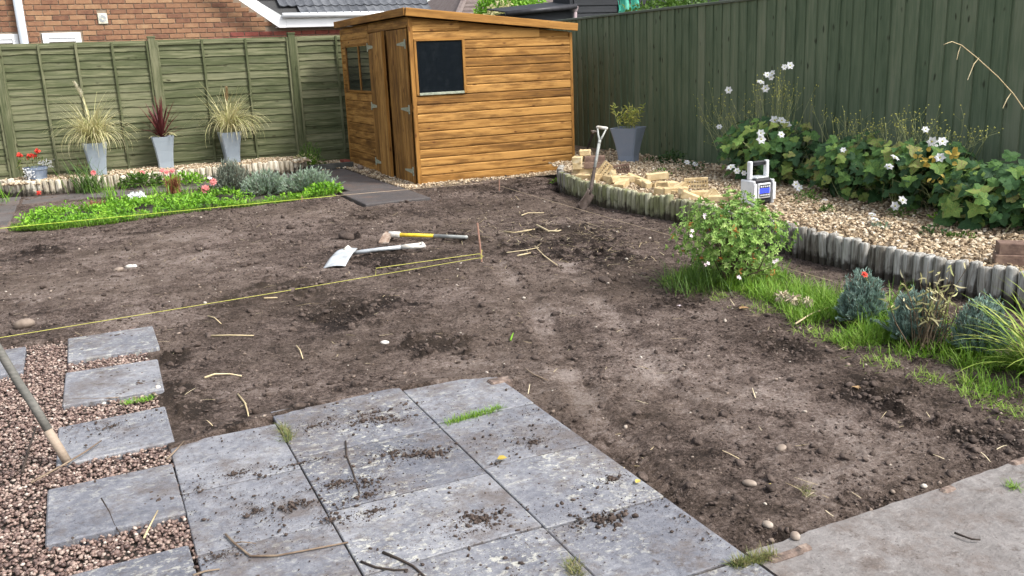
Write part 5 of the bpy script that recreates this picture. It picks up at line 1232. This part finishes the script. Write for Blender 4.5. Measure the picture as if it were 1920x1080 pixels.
# ================================================================== PEGS AND STRING LINES
def peg(px0, py0, px1, py1, rad, label, cat='peg'):
    b = G(px0, py0, 0.0); tp = GP(px1, py1, 1, b[1]); gb = GB(); tube(gb, [b-P3(0, 0, .1), b, tp], rad, 6); o = gb.build('peg', mt['peg'], None, b); tag(o, label, cat); return b, tp
pb, pt_ = peg(903, 487, 895, 418, .007, 'thin reddish wooden peg holding two yellow strings')
qb, qt = peg(936, 358, 936, 336, .006, 'short peg at the shed end of the right string line')
vb, vt_ = peg(566, 377, 566, 367, .005, 'small pale peg under the string along the left bed')
def string(pts, mat, label, rad=.0022):
    gb = GB(); tube(gb, pts, rad, 4); tag(gb.build('string_line', mt[mat], None, pts[0]), label, 'string')
pm_ = pb+(pt_-pb)*.06
e0 = G(-60, 643, .03); string([e0, (e0+pm_)/2+P3(0, 0, -.006), pm_], 'string_yellow', 'long yellow builders string running left across the soil', .0019)
s1 = G(705, 503, .05); string([pb+(pt_-pb)*.17, s1, s1+P3(-.01, -.01, -.05)], 'string_yellow', 'short yellow string end tied down near the shovel')
gb = GB(); tube(gb, [pm_+P3(-.012, 0, .03), pm_+P3(.01, -.008, .01), pm_+P3(-.008, -.006, -.01), pm_+P3(.008, 0, .06)], .004, 5); tag(gb.build('string_knot', mt['string_yellow'], None, pm_), 'yellow string wound round the thin peg', 'string')
a, b = qb+P3(0, 0, .06), G(1560, 527, .06); string([a, (a+b)/2+P3(0, 0, -.006), b], 'string_buff', 'pale string line from shed peg towards the azalea and lavender')
a, m1, b = G(-60, 434, .09), G(630, 367, .09), G(905, 343, .07); string([a, m1], 'string_lime', 'bright lime string along the front of the left bed', .0028)
string([m1, b], 'string_buff', 'buff string crossing the shed path slab', .002)

# ================================================================== RADIO
c = G(1420, 384, .17); yw = -.56+.58
r = empty('site_radio', c, 'white and black jobsite radio with carry handle on gravel', 'radio'); Mr = Matrix.Translation(c)@Matrix.Rotation(yw, 4, 'Z')@Matrix.Diagonal((.86, 1.0, 1.0, 1))
def rbox(name, lo, hi, mat, par, bev=.008):
    gb = GB(); box(gb, lo, hi, Mr, bev=bev); return gb.build(name, mt[mat], par)
bo = rbox('body', (-.105, -.075, .02), (.105, .085, .235), 'black_plastic', r, .015)
for s in (-1, 1):
    x0, x1 = sorted((s*.106, s*.135)); rbox('side_shell', (x0, -.085, .0), (x1, .095, .225), 'white_plastic', bo, .010); rbox('bumper', (x0-.004, -.095, .05), (x1+.004, -.0855, .20), 'white_plastic', bo, .003)
fp = rbox('front_panel', (-.085, -.092, .07), (.075, -.0755, .20), 'white_plastic', r, .006)
rbox('display', (-.07, -.0955, .115), (.06, -.0925, .155), 'lcd', fp, .001); rbox('keypad', (-.07, -.0955, .157), (.06, -.0925, .188), 'black_plastic', fp, .001); rbox('keypad', (-.07, -.0955, .083), (.06, -.0925, .113), 'black_plastic', fp, .001)
for i in range(5):
    for z in (.172, .098): rbox('button', (-.062+i*.025, -.099, z-.007), (-.048+i*.025, -.0957, z+.007), 'white_plastic', fp, .001)
hd = rbox('handle', (-.125, -.02, .226), (-.085, .025, .385), 'white_plastic', r, .008); rbox('handle_post', (.085, -.02, .226), (.125, .025, .385), 'white_plastic', hd, .008)
rbox('grip', (-.084, -.018, .345), (.084, .022, .383), 'black_plastic', hd, .008)
rbox('top_panel', (-.08, -.06, .236), (.08, .07, .25), 'steel', r, .004)

# ================================================================== ANEMONES ALONG THE BOARD FENCE
def bigleaf(seed):
    rr = np.random.default_rng(seed); H_ = [(0, .02), (-.07, .17), (.06, .42), (.20, .36), (.30, .55), (.50, .47), (.58, .28), (.78, .25), (1.0, 0)]
    H_ = [(x+rr.normal(0, .025), y*(1+rr.normal(0, .08))) for x, y in H_]
    out = H_+[(x, -y*(1+rr.normal(0, .08))) for x, y in H_[-2::-1]]
    z = lambda x, y: .22*abs(y)-.28*(x-.3)**2*(1+.3*(seed % 3))+.03*math.sin(9*x+7*y)
    V = [(.38, 0, .03)]+[(x, y, z(x, y)) for x, y in out]; n = len(out)
    gb = GB(); gb.add(V, [[0, 1+i, 1+(i+1) % n] for i in range(n)][:-1]); return gb.mesh('leaf', mt['anemone'], (.0, 0, 0), smooth=False)
BLm = [bigleaf(i) for i in range(6)]
gbp = GB(); petals(gbp, (0, 0, 0), (0, 0, 1), 1.0, 6, .5, .22, .62); petals(gbp, (0, 0, .06), (0, 0, 1), .8, 4, .5, .35, .6); FLm = gbp.mesh('flower', mt['petal_white'])
gbp = GB(); rocks(gbp, [(0, 0, .12)], np.array([.2]), ICO, .02, .5); FCm = gbp.mesh('flower_centre', mt['bud'])
def dep(p): return float((np.array(p)-_o)@_d)
def flower_at(par, p, rad, nrm=None):
    nrm = Vector(nrm if nrm is not None else (-.45+rng.normal(0, .35), -.65+rng.normal(0, .3), .45+rng.normal(0, .3))).normalized()
    q = nrm.to_track_quat('Z', 'Y').to_euler()
    o = inst('flower', FLm, p, par, q, rad); f = inst('flower_centre', FCm, p, par, q, rad)
    return o
def anemone(px, py, xp, rx, ry, nl, label, flowers, airy, yel=(), nsmall=620):
    c = GP(px, py, 0, xp); s = dep(c)/F; RX, RZ = rx*s*1.25, ry*s*1.05
    r = empty('anemone', (c[0], c[1], .17), label, 'anemone', 'white anemones along the board fence')
    gs_ = GB()
    for i in range(nl):
        d = unit(1, .35)[0]
        if d[0] > .25: d[0] *= -1
        q = rng.uniform(.62, 1.03); p = np.array([c[0]+d[0]*.40*q, c[1]+d[1]*RX*q, max(.24, c[2]+d[2]*RZ*q)]); p[0] = min(p[0], 6.7)
        out = Vector((d[0]*.8-.25, d[1]*.7-.15, .25+rng.normal(0, .25))); nn = Vector((d[0]*.7-.35+rng.normal(0, .25), d[1]*.4-.35+rng.normal(0, .25), .75+d[2]*.3))
        out = (out+Vector(rng.normal(0, .45, 3))); nn.normalize(); out = (out-nn*out.dot(nn)).normalized(); sd = nn.cross(out)
        Mx = Matrix((out, sd, nn)).transposed()
        inst('leaf', BLm[i % 6], p, r, Mx.to_euler(), rng.choice([.055, .075, .09, .105, .13])*rng.uniform(.88, 1.12))
        b = np.array([c[0]+rng.normal(0, .12), c[1]+rng.normal(0, RX*.4), .16]); 
        if i % 3 == 0: tube(gs_, [b, (b+p)/2+P3(0, 0, .06), p], .0032, 4)
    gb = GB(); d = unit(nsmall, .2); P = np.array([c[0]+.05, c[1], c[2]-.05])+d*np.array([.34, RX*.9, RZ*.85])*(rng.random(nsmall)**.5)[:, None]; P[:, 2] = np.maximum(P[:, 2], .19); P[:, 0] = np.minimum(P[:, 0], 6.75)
    leaves(gb, P, unit(nsmall)+np.array([-.3, -.3, .1]), unit(nsmall, 1.1), rng.uniform(.06, .11, nsmall), .05, rng.beta(1.5, 3, nsmall)); gb.build('under_foliage', mt['darkgreen'], r)  # shade in the gaps between the big leaves, put into darker leaf tones
    gbu_ = GB()
    for (ax_, ay, n, spx, spy) in airy:            # thin branching stems with buds
        for i in range(n):
            tp = GP(ax_+rng.normal(0, spx), ay+rng.normal(0, spy), 0, xp+rng.uniform(-.12, .25)); b = np.array([c[0]+rng.normal(0, .1), c[1]+(tp[1]-c[1])*.55+rng.normal(0, .04), c[2]]); m_ = b*.35+tp*.65+rng.normal(0, .02, 3)
            tube(gs_, [b, m_, tp], [.0032, .0024, .0014], 3, cap=False)
            for k in range(rng.integers(2, 5)):
                e = m_+(tp-m_)*rng.uniform(0, .9); q = e+np.array([rng.normal(0, .03), rng.normal(0, .06), rng.uniform(.02, .10)]); tube(gs_, [e, q], [.0016, .0011], 3, cap=False); rocks(gbu_, [q], np.array([rng.uniform(.004, .008)]), OCTA, .05)
            rocks(gbu_, [tp], np.array([.008]), OCTA, .05)
    gs_.build('stems', mt['stem'], r); 
    if airy: gbu_.build('buds', mt['bud'], r)['kind'] = 'stuff'
    for (fx, fy, fr_) in flowers:
        pp = GP(fx, fy, 0, xp-.47 if fy > 240 else xp-.05); flower_at(r, pp, fr_*1.3*dep(pp)/F)
    gb = GB()
    if yel:
        for yx, yy_ in yel:
            pp = GP(yx, yy_, 0, xp-.42); P = pp+rng.normal(0, .018, (5, 3)); leaves(gb, P, unit(5)+P3(-.3, -.3, 0), unit(5)+P3(-.6, -.6, .6), .045, .04)
        gb.build('yellow_leaves', mt['yellowleaf'], r)
    return r
def z4(*p): return [(1280+a/3, 80+b/3, q) for a, b, q in p]
anemone(1450, 290, 6.30, 112, 66, 215, 'tallest white anemone, flower stems reaching high up the board fence behind the radio', z4((258, 267, 6), (438, 225, 6.5), (475, 183, 6), (505, 175, 6), (497, 195, 5), (465, 258, 6.5), (570, 138, 5), (603, 130, 6.5), (515, 438, 8), (556, 440, 7), (585, 467, 7.5), (553, 518, 6), (440, 510, 6.5), (440, 545, 8), (206, 475, 5), (272, 703, 7.5), (305, 722, 5.5), (345, 733, 4.5)),
        [(1455, 165, 26, 30, 22), (1345, 215, 24, 28, 25), (1480, 190, 16, 18, 30), (1400, 200, 12, 30, 20)])
anemone(1618, 320, 6.22, 92, 64, 190, 'white anemone with green lobed leaves, middle of the fence row', z4((903, 605, 5), (635, 798, 6.5), (657, 820, 6), (795, 898, 7)), [(1595, 225, 22, 32, 14), (1640, 238, 8, 20, 10)])
anemone(1742, 326, 6.12, 92, 68, 205, 'white anemone with yellow leaves among its browning foliage', z4((1192, 650, 8), (1160, 700, 7), (1365, 490, 6), (1400, 555, 8.5), (1460, 558, 8.5), (1448, 648, 8.5), (1235, 888, 8), (1193, 920, 8), (1427, 580, 3)), [(1705, 228, 30, 34, 14), (1770, 250, 8, 16, 8), (1830, 252, 8, 18, 8)], [(1730, 291), (1732, 305), (1752, 293), (1788, 288), (1785, 298), (1757, 338)])
anemone(1888, 368, 5.95, 98, 72, 210, 'wilting anemone with curled brown leaves at the right photo edge', [], [])
def weed(px, py, z, rad, h, n, label, mat='midgreen', fl=(), ls=.03, par_cat='weed'):
    c = G(px, py, z); r = empty('weed', c, label, par_cat, 'small weeds growing through the gravel'); d = unit(n, .6); d[:, 2] = abs(d[:, 2])
    gb = GB(); leaves(gb, c+d*np.array([rad, rad, h])*(rng.random(n)**.4)[:, None], d+unit(n)*.7, unit(n, 1.2), ls*rng.uniform(.7, 1.3, n), ls*.6, rng.random(n)); gb.build('foliage', mt[mat], r)
    for fx, fy, q in fl: pp = GP(fx, fy, 1, c[1]-.02); flower_at(r, pp, q*dep(pp)/F)
for a in ((1262, 308, .17, .20, .16, 120, 'grassy green clump against the fence between slate planter and anemones', 'darkgreen', (), .05),
          (1298, 322, .17, .18, .12, 120, 'green weed with two white flowers left of the tallest anemone', 'darkgreen', ((1288, 305, 6.5), (1303, 308, 6.5))),
          (1240, 330, .17, .12, .08, 60, 'small green weed behind the clean yellow brick', 'midgreen'), (1225, 306, .17, .14, .08, 60, 'low weed at the foot of the slate planter', 'darkgreen'),
          (1515, 378, .17, .14, .10, 100, 'bushy weed on gravel right of the radio', 'midgreen'), (1552, 397, .17, .07, .05, 50, 'tiny weed tuft on gravel near a white bloom', 'midgreen'),
          (1690, 405, .17, .13, .07, 80, 'leafy weed below the two low white blooms', 'midgreen'), (1748, 440, .17, .09, .06, 60, 'dark weed alone in the gravel near the log edging', 'darkgreen'),
          (1800, 448, .17, .10, .04, 50, 'flat bluish weed to the right of the dark one', 'midgreen'), (1650, 428, .17, .07, .04, 40, 'pale small weed in the middle of the gravel', 'catmint'),
          (1765, 412, .17, .09, .06, 50, 'yellow green weed under the browning anemone', 'lime'), (1088, 343, .0, .12, .12, 60, 'green weed at the shed corner by the edging end', 'midgreen'), (1043, 345, .0, .10, .08, 50, 'bright weed by the bottom right shed corner', 'lime')): weed(*a)
for px, py, lab in ((1635, 403, 'fallen white flower lying on gravel, pale and crumpled'), (1640, 412, 'second crumpled white flower just below the other')):
    p_ = G(px, py, .20); o = flower_at(None, p_, .035, (rng.normal(0, .2), -.3, 1)); tag(o, lab, 'flower')
    fc = [x for x in COL.objects if x.name.startswith('flower_centre') and x.parent is None][-1]; fc.parent = o; fc.matrix_parent_inverse = Matrix.LocRotScale(o.location, o.rotation_euler, o.scale).inverted()

# ================================================================== AZALEA, LAVENDER AND GRASS STRIP ON THE RIGHT
AZ = np.array([3.79, 4.74, .0]); r = empty('azalea', AZ, 'light green azalea bush with a few pale pink flowers beside the soil', 'azalea')
gb = GB(); gs_ = GB(); gp_ = GB(); go_ = GB()
lob = unit(14, .4)
for i in range(1050):
    d = unit(1, .25)[0]; bul = max(0, float(np.max(lob@d))-.80)*1.2; q = (rng.random()**.33)*(.84+1.3*bul); P = AZ+np.array([0, 0, .29])+d*np.array([.39, .40, .275])*q+rng.normal(0, .02, 3)
    P[2] = max(.05, P[2]); ax_ = d+np.array([0, 0, .5])+rng.normal(0, .35, 3); k = 7; th = np.arange(k)*2.4+rng.uniform(0, 6); ax_ /= np.linalg.norm(ax_); u_ = np.cross(ax_, [.3, .5, .1]); u_ /= np.linalg.norm(u_); v_ = np.cross(ax_, u_)
    D = (np.cos(th)[:, None]*u_+np.sin(th)[:, None]*v_)+ax_*rng.uniform(.2, .9, (k, 1)); tn = np.clip(rng.beta(2, 2)*.7+rng.uniform(-.1, .25, k), 0, 1)
    leaves(gb, np.repeat(P[None], k, 0), D, np.repeat(ax_[None], k, 0)+rng.normal(0, .2, (k, 3)), rng.uniform(.020, .036, k), .013, tn)
    if i % 15 == 0:
        b = AZ+np.append(rng.normal(0, .05, 2), 0); tube(gs_, [b, (b+P)/2+rng.normal(0, .03, 3)+P3(0, 0, .03), P], [.007, .004, .002], 4)
    if i % 36 == 0: leaves(go_, np.repeat(P[None], 3, 0), unit(3), unit(3, 1), .04, .018)
gb.build('foliage', mt['azalea'], r); gs_.build('branches', mt['stem_brown'], r); go_.build('orange_leaves', mt['orange'], r)
for fx, fy in ((1296, 436), (1320, 404), (1325, 492), (1385, 520), (1455, 490)):
    pp = GP(fx, fy, 1, AZ[1]-.36 if fy > 430 else AZ[1]-.22); gb = GB()
    for k in range(2): petals(gb, pp+rng.normal(0, .008, 3), (rng.normal(0, .4)-.3, -.7, .5), .015, 5)
    gb.build('flower', mt['petal_pale'], r)
clump('dark_grass', (AZ[0]-.33, AZ[1]-.02, -.02), 240, .24, .007, (.1, .9), (.2, 1.0), 'midgreen', 'dark tuft of grass at the left foot of the azalea', 'grass tuft', .09)
LAV = ((1607, 606, .135, .275, 'blue green lavender nearest the azalea with a red flower'), (1708, 640, .145, .25, 'middle blue green lavender tangled with dry twigs'), (1832, 662, .135, .275, 'blue green lavender next to the striped strap plant'))
for px, py, rx, h, lab in LAV:
    c = G(px, py); s = 1.0; lavender('lavender_bush', (c[0]+.08, c[1]+.05, -.01), rx, h, 420, 'lavender', lab, .021, .30, nn=42)
c = G(1608, 604); r = empty('red_flower', (c[0]+.12, c[1]+.02, 0), 'single red flower standing in front of the first lavender', 'flower'); stemflower(r, (c[0]+.13, c[1]+.02, .05), GP(1621, 515, 1, c[1]-.02), 'petal_red', .022, 6)
c = G(1735, 648); r = empty('dead_stems', (c[0], c[1], 0), 'dead brown twigs and dry leaves in front of the middle lavender', 'dead plant'); gs_ = GB(); gb = GB()
for i in range(34):
    b = np.array([c[0]+rng.normal(0, .035), c[1]+rng.normal(0, .035), -.01]); tp = b+np.array([rng.normal(.02, .10), rng.normal(0, .08), rng.uniform(.16, .42)]); m_ = (b+tp)/2+rng.normal(0, .015, 3); tube(gs_, [b, m_, tp], [.004, .003, .0015], 4)
    k = 4; leaves(gb, m_+(tp-m_)*rng.uniform(.2, 1, (k, 1)), unit(k, -.1), unit(k), rng.uniform(.03, .07, k), .010, rng.random(k))
gs_.build('stems', mt['stem_brown'], r); gb.build('dry_leaves', mt['drygrass'], r)
# grass strip
GN, GFp = [(3.40, 5.0), (3.46, 4.6), (3.52, 4.3), (3.49, 3.8), (3.40, 3.3), (3.41, 2.9), (3.38, 2.5), (3.40, 2.1)], [(4.15, 5.1), (4.2, 4.79), (4.03, 4.0), (3.93, 3.41), (3.88, 3.01), (3.95, 2.5), (4.05, 2.1)]
GPY = GN+GFp[::-1]
N = 30000; x, y = rng.uniform(3.3, 4.3, N), rng.uniform(2.05, 5.1, N); y0 = np.interp(-y, [-p[1] for p in GN], [p[0] for p in GN]); y1 = np.interp(-y, [-p[1] for p in GFp], [p[0] for p in GFp])
t = (x-y0)/(y1-y0); nz = fbm(x, y, 5, 4, 31); ok = (t > -.06+.5*fbm(x, y, 7, 3, 33)) & (t < 1.02) & (rng.random(N) < np.clip(.05+1.3*t+3.4*nz, .015, 1)*np.clip((1.15-t)*4, 0, 1)) & ~((y > 2.55) & (y < 3.0) & (t < .45) & (nz < .06)); x, y, t = x[ok], y[ok], t[ok]; n = len(x); print('grass', n)
nz = nz[ok]; z = soil_z(x, y)[0]; L = rng.uniform(.04, .13, n)*(.5+.7*np.clip(t, 0, 1)+1.3*np.clip(nz, -.2, .4))
gb = GB(); blades(gb, np.stack([x, y, z-.004], 1), rng.uniform(0, 6.28, n), rng.uniform(.05, .9, n), L*1.15, rng.uniform(.0035, .0075, n), rng.uniform(.2, 1.4, n), 3, np.clip(rng.beta(2, 2.3, n)+.22*(t < .12)*rng.random(n), 0, 1), .3)
M_ = 2600; t2 = rng.random(M_); yy3 = 2.05+3.0*t2; xx3 = np.interp(yy3, [p[1] for p in GN[::-1]], [p[0] for p in GN[::-1]])-np.abs(rng.normal(0, .07, M_))+.05; k3 = fbm(xx3, yy3, 8, 3, 77) > .0; xx3, yy3 = xx3[k3], yy3[k3]; m3 = len(xx3)
blades(gb, np.stack([xx3, yy3, soil_z(xx3, yy3)[0]-.002], 1), rng.uniform(0, 6.28, m3), rng.uniform(.5, 1.5, m3), rng.uniform(.02, .07, m3), rng.uniform(.003, .005, m3), rng.uniform(.1, .8, m3), 3, rng.uniform(.55, 1, m3), .3)
tag(gb.build('grass_strip', mt['grass']), kind='stuff')
for px, py, n, L, lab in ((1655, 600, 46, .30, 'tall lush grass clump between the first two lavenders'), (1590, 590, 30, .24, 'arching grass leaves at the left foot of first lavender'), (1790, 640, 30, .24, 'yellow green grass blades beside the dead twigs'), (1500, 560, 26, .15, 'short grass tuft behind the dried flower heads')):
    c = G(px, py); clump('grass_tuft', (c[0]+.03, c[1], -.02), n*2, L, .009, (.05, .6), (.3, 1.3), 'grass', lab, 'grass tuft', .07)
# strap plant at the right edge
c = G(1990, 705); c = np.array([c[0]+.02, c[1]+.05, -.02]); r = empty('strap_plant', c, 'arching green and cream striped strap leaves at the right photo edge', 'strap plant')
sm = [strapmesh(.66, .022, .15, 1.0, mat=mt['strap']), strapmesh(.62, .024, .45, 1.1, mat=mt['strap']), strapmesh(.58, .022, .75, 1.2, mat=mt['strap']), strapmesh(.52, .019, 1.0, 1.1, mat=mt['strap']), strapmesh(.66, .022, .6, .75, mat=mt['strap']), strapmesh(.56, .020, .95, .75, mat=mt['strap'])]
for i in range(170): inst('leaf', sm[i % 6], (c[0]+rng.normal(0, .06), c[1]+rng.normal(0, .06), -.02), r, (rng.normal(0, .08), rng.normal(0, .08), i*2.39996), rng.uniform(.6, .92))
# dry arching grass stalk
pts = [GP(a, b, 1, 3.3) for a, b in ((2030, 690), (2022, 520), (1990, 360), (1955, 265), (1920, 205), (1900, 176), (1870, 143), (1830, 107), (1803, 85), (1785, 78), (1776, 81), (1769, 84))]; pts[0][2] = -.02
r = empty('dry_stalk', pts[0], 'tall dry grass stalk arching into view at the top right', 'grass stalk'); gb = GB(); tube(gb, pts, [.0042, .004, .0036, .0033, .003, .0028, .0026, .0024, .0022, .0018, .0015, .001], 6); gb.build('stem', mt['straw'], r, smooth=True)
for q in (((1801, 87), (1797, 98), (1794, 112)), ((1836, 108), (1826, 120), (1814, 150)), ((1896, 174), (1888, 186), (1880, 203))):
    gb = GB(); tube(gb, [GP(a, b, 1, 3.3) for a, b in q], [.0012, .0026, .0016], 5); gb.build('seed_head', mt['straw'], r)

# dried flower heads lying on the grass
for k, (px, py, q, lab) in enumerate(((1466, 556, .045, 'leftmost dried buff flower head lying on the grass strip'), (1487, 562, .050, 'largest dried buff flower head, middle of the three on the grass'), (1515, 566, .032, 'smallest dried buff flower head, nearest the dry cane'))):
    c = G(px, py, .035); gb = GB(); n = 60; d = unit(n, .3); leaves(gb, c+d*q*.45, d+P3(0, 0, -.7)*(1 if k else .3), unit(n), q*.8, .011, rng.random(n)); rocks(gb, [c], np.array([q*.55]), ICO, .15, .4); tag(gb.build('dried_flower_head', mt['seed'], None, c), lab, 'dried flower')

# ================================================================== STICKS, LEAVES, STONES, TUFTS
def stick(pts, rad, mat, label, z=.008, cat='stick', forks=()):
    P = [G(a, b, z) for a, b in pts]
    for p in P: p[2] = (sz(p[0], p[1]) if bool(free(np.array([p[0]]), np.array([p[1]]))[0]) else 0)+z+rad*.5
    gb = GB(); tube(gb, P, np.linspace(rad, rad*.6, len(P)), 6)
    for f_ in forks:
        Q = [G(a, b, z+.004) for a, b in f_]; tube(gb, Q, np.linspace(rad*.6, rad*.3, len(Q)), 5)
    tag(gb.build('stick', mt[mat], None, P[0], smooth=True), label, cat)
stick(((58, 906), (120, 872), (160, 848), (190, 827)), .0045, 'twig', 'long thin stick crossing the foot of the leaning pole', .012)
stick(((42, 887), (52, 850), (68, 802)), .0065, 'twig_dark', 'dark brown stick lying on the brown pebbles', .004)
stick(((423, 1003), (440, 1020), (470, 1044), (520, 1043), (590, 1030), (653, 1018)), .0045, 'twig', 'long bent twig with a fork on the paving near the bottom', .003, forks=(((440, 1018), (455, 1016), (480, 1019)),))
stick(((677, 1054), (705, 1065), (740, 1070), (765, 1069)), .0042, 'twig_dark', 'thin dark curved stick at the bottom edge of the paving', .003)
stick(((718, 1037), (745, 1048), (775, 1063), (800, 1085)), .0052, 'twig_dark', 'thicker dark stick running off the bottom photo edge', .003)
stick(((648, 828), (650, 855), (660, 880), (668, 905), (674, 925), (671, 938)), .0038, 'twig_dark', 'long root straggling across the middle of the paving', .002)
stick(((362, 1080), (385, 1072), (412, 1068)), .004, 'twig', 'short pale stick at the bottom near the cut stepping stone', .003)
stick(((445, 729), (458, 745), (463, 762), (466, 780)), .0048, 'straw', 'pale bent straw stem on soil above the paving corner', .006)
stick(((395, 621), (430, 620), (475, 622)), .005, 'straw', 'straight pale straw stem lying level on the soil', .008)
stick(((383, 703), (402, 695), (430, 692), (452, 697)), .0055, 'straw', 'curved yellowish straw leaf on the soil left of centre', .006)
stick(((389, 586), (402, 592), (414, 601)), .0045, 'straw', 'short whitish straw near the long yellow string', .008)
stick(((555, 640), (562, 650), (567, 664)), .0045, 'straw', 'short pale straw piece on soil in the centre', .008)
stick(((984, 686), (1000, 698), (1027, 708)), .0042, 'twig', 'thin buff twig just beyond the paving corner', .006)
stick(((495, 560), (520, 556)), .006, 'straw', 'pale straw sliver beside the yellow string', .008)
stick(((945, 432), (965, 436), (1003, 433)), .008, 'straw', 'pale root stub in the churned soil', .012)
stick(((1006, 430), (1028, 434), (1046, 436), (1052, 432)), .008, 'straw', 'forked pale root in the churned soil beside the peg', .015, forks=(((1028, 434), (1040, 432), (1045, 429)),))
stick(((970, 478), (995, 473)), .007, 'straw', 'fat pale stem piece right of the thin peg', .01)
stick(((1003, 462), (1020, 478), (1045, 494)), .005, 'straw', 'long thin straw running across churned soil', .01)
stick(((978, 402), (990, 397), (1020, 398)), .006, 'straw', 'grey pale root near the right string', .01)
stick(((950, 474), (985, 468), (1010, 464)), .004, 'straw', 'fine pale stem pointing at the thin peg', .01)
stick(((1492, 597), (1520, 583), (1560, 562)), .0052, 'straw', 'straight dry cane lying on the grass strip', .03, 'cane')
stick(((957, 630), (960, 622), (962, 617)), .006, 'lime', 'green sprout lying on the soil', .015, 'sprout')
stick(((135, 748), (180, 748), (222, 746)), .0035, 'twig', 'thin pale stick lying on the second stepping stone', .004)
stick(((313, 862), (330, 845), (345, 828)), .004, 'twig', 'pale stem where the paved corner meets pebbles', .012)
stick(((270, 1010), (282, 985), (296, 958)), .004, 'straw', 'straw blade standing on pebbles beside the paved area', .012)
stick(((190, 935), (205, 960), (215, 985), (225, 1000)), .003, 'twig_dark', 'dark wiry root on the wide stepping stone', .003)
stick(((1790, 1000), (1800, 1004), (1822, 1012), (1838, 1013)), .004, 'twig_dark', 'dark root piece on the concrete path', .003)
def leafshape(px, py, size, mat, label, lobes=True, rot=0.0):
    c = G(px, py, .0); c[2] = (sz(c[0], c[1]) if bool(free(np.array([c[0]]), np.array([c[1]]))[0]) else 0)+.012
    gb = GB()
    if lobes:
        for a in (-2.0, -1.0, 0, 1.0, 2.0): leaves(gb, [c], np.array([[math.cos(a+rot), math.sin(a+rot), .12]]), np.array([[0, 0, 1.]]), size*(1 if a == 0 else .8), size*.5, .5)
    else: leaves(gb, [c], np.array([[math.cos(rot), math.sin(rot), .1]]), np.array([[.1, -.2, 1.]]), size, size*.85, .5)
    tag(gb.build('fallen_leaf', mt[mat], None, c), label, 'leaf')
leafshape(932, 866, .040, 'yellowleaf', 'yellow leaf lying on the grey paving', False, -.3)
leafshape(1192, 911, .028, 'yellowleaf', 'small yellow leaf at the right edge of the paving', False, .4)
leafshape(1394, 577, .042, 'brownleaf', 'large pale brown lobed leaf on soil below the azalea', True, 1.2)
leafshape(1606, 716, .026, 'brownleaf', 'small buff leaf on soil at the right', True, .2)
leafshape(1273, 573, .018, 'petal_pale', 'tiny whitish petal on the soil left of the lobed leaf', True, .2)
leafshape(1440, 901, .030, 'yellowleaf', 'thin yellow leaf on the near right soil', False, .1)
def stone(px, py, rad, mat, label, squash=.65, tone=.3, lift=.4):
    c = G(px, py, 0); c[2] = (sz(c[0], c[1]) if bool(free(np.array([c[0]]), np.array([c[1]]))[0]) else 0)+rad*squash*lift; gb = GB(); rocks(gb, [c], np.array([[rad*1.25, rad, rad*squash]]), ICO3, .015, tone, tilt=.2)
    tag(gb.build('stone', mt[mat], None, c, smooth=True), label, 'stone')
stone(46, 612, .050, 'stone', 'large smooth brown cobble by the yellow string at left', .7, .12, .5)
stone(222, 508, .034, 'stone', 'tan stone left of the two pale ones', .6, .2); stone(243, 500, .026, 'stone', 'small pale stone in the middle of the pair', .7, .95); stone(251, 498, .022, 'stone', 'small whitish stone at the right end of the pair', .7, 1.0)
stone(721, 634, .020, 'stone', 'white pebble in the middle of the soil', .55, 1.0); stone(297, 728, .014, 'stone', 'buff pebble at the corner of the second stepping stone', .7, .8)
stone(1300, 680+289, .016, 'stone', 'grey round pebble near the V of the paving', .75, .7) if False else None
stone(1440, 968, .016, 'stone', 'pale round pebble in the soil corner near both pavings', .75, .42); stone(1491, 1007, .015, 'stone', 'small grey pebble at the soil corner tip', .75, .3)
stone(1406, 890, .022, 'stone', 'flat greyish stone in the near right soil', .6, .25); stone(1465, 828, .020, 'stone', 'half sunk grey stone further up the near right soil', .6, .2)
stone(545, 426, .036, 'clod', 'dark brown clod standing up on the soil near left bed', .8, .2); stone(650, 446, .075, 'clod', 'big dark clump of earth behind the shovel', .6, .3); stone(905, 571, .026, 'clod', 'rounded earth lump right of centre', .7, .4)
stone(1135, 525, .05, 'clod', 'long lump of turf on the soil below the edging', .45, .3); stone(195, 757, .008, 'stone', 'tiny bluish white stone below the stick', .7, 1.0)
for k, (px, py, px2, py2, n, L, mat, lab) in enumerate(((838, 795, 942, 765, 520, .045, 'grass', 'strip of grass growing in the paving joint'), (530, 800, 542, 830, 260, .06, 'tuft', 'dry brown green tuft at the back edge of paving'), (1376, 1062, 1452, 1040, 420, .05, 'tuft', 'grass growing in the paving tip at bottom right'), (1068, 1055, 1085, 1085, 220, .045, 'tuft', 'small grass tuft in a paving joint at the bottom'), (1900, 912, 1904, 915, 70, .05, 'grass', 'tiny grass tuft on the concrete path'), (230, 757, 285, 747, 160, .035, 'lime', 'yellow green weed along the second stepping stone'), (270, 748, 290, 742, 90, .03, 'midgreen', 'little green weed in pebbles by the stepping stone corner'), (1508, 906, 1520, 925, 40, .05, 'tuft', 'straggly grass wisp on the near right soil'))):
    a, b = G(px, py), G(px2, py2); t = rng.random(n)[:, None]; B = a+(b-a)*t+np.concatenate([rng.normal(0, .009, (n, 2)), np.zeros((n, 1))], 1); B[:, 2] = -.004 if k != 7 else -.02
    gb = GB(); blades(gb, B, rng.uniform(0, 6.28, n), rng.uniform(.2, 1.1, n), rng.uniform(L*.4, L, n), rng.uniform(.0022, .004, n), rng.uniform(.2, 1.2, n), 3, rng.beta(2, 2, n), .3); tag(gb.build('grass_tuft', mt[mat], None, a), lab, 'grass tuft')
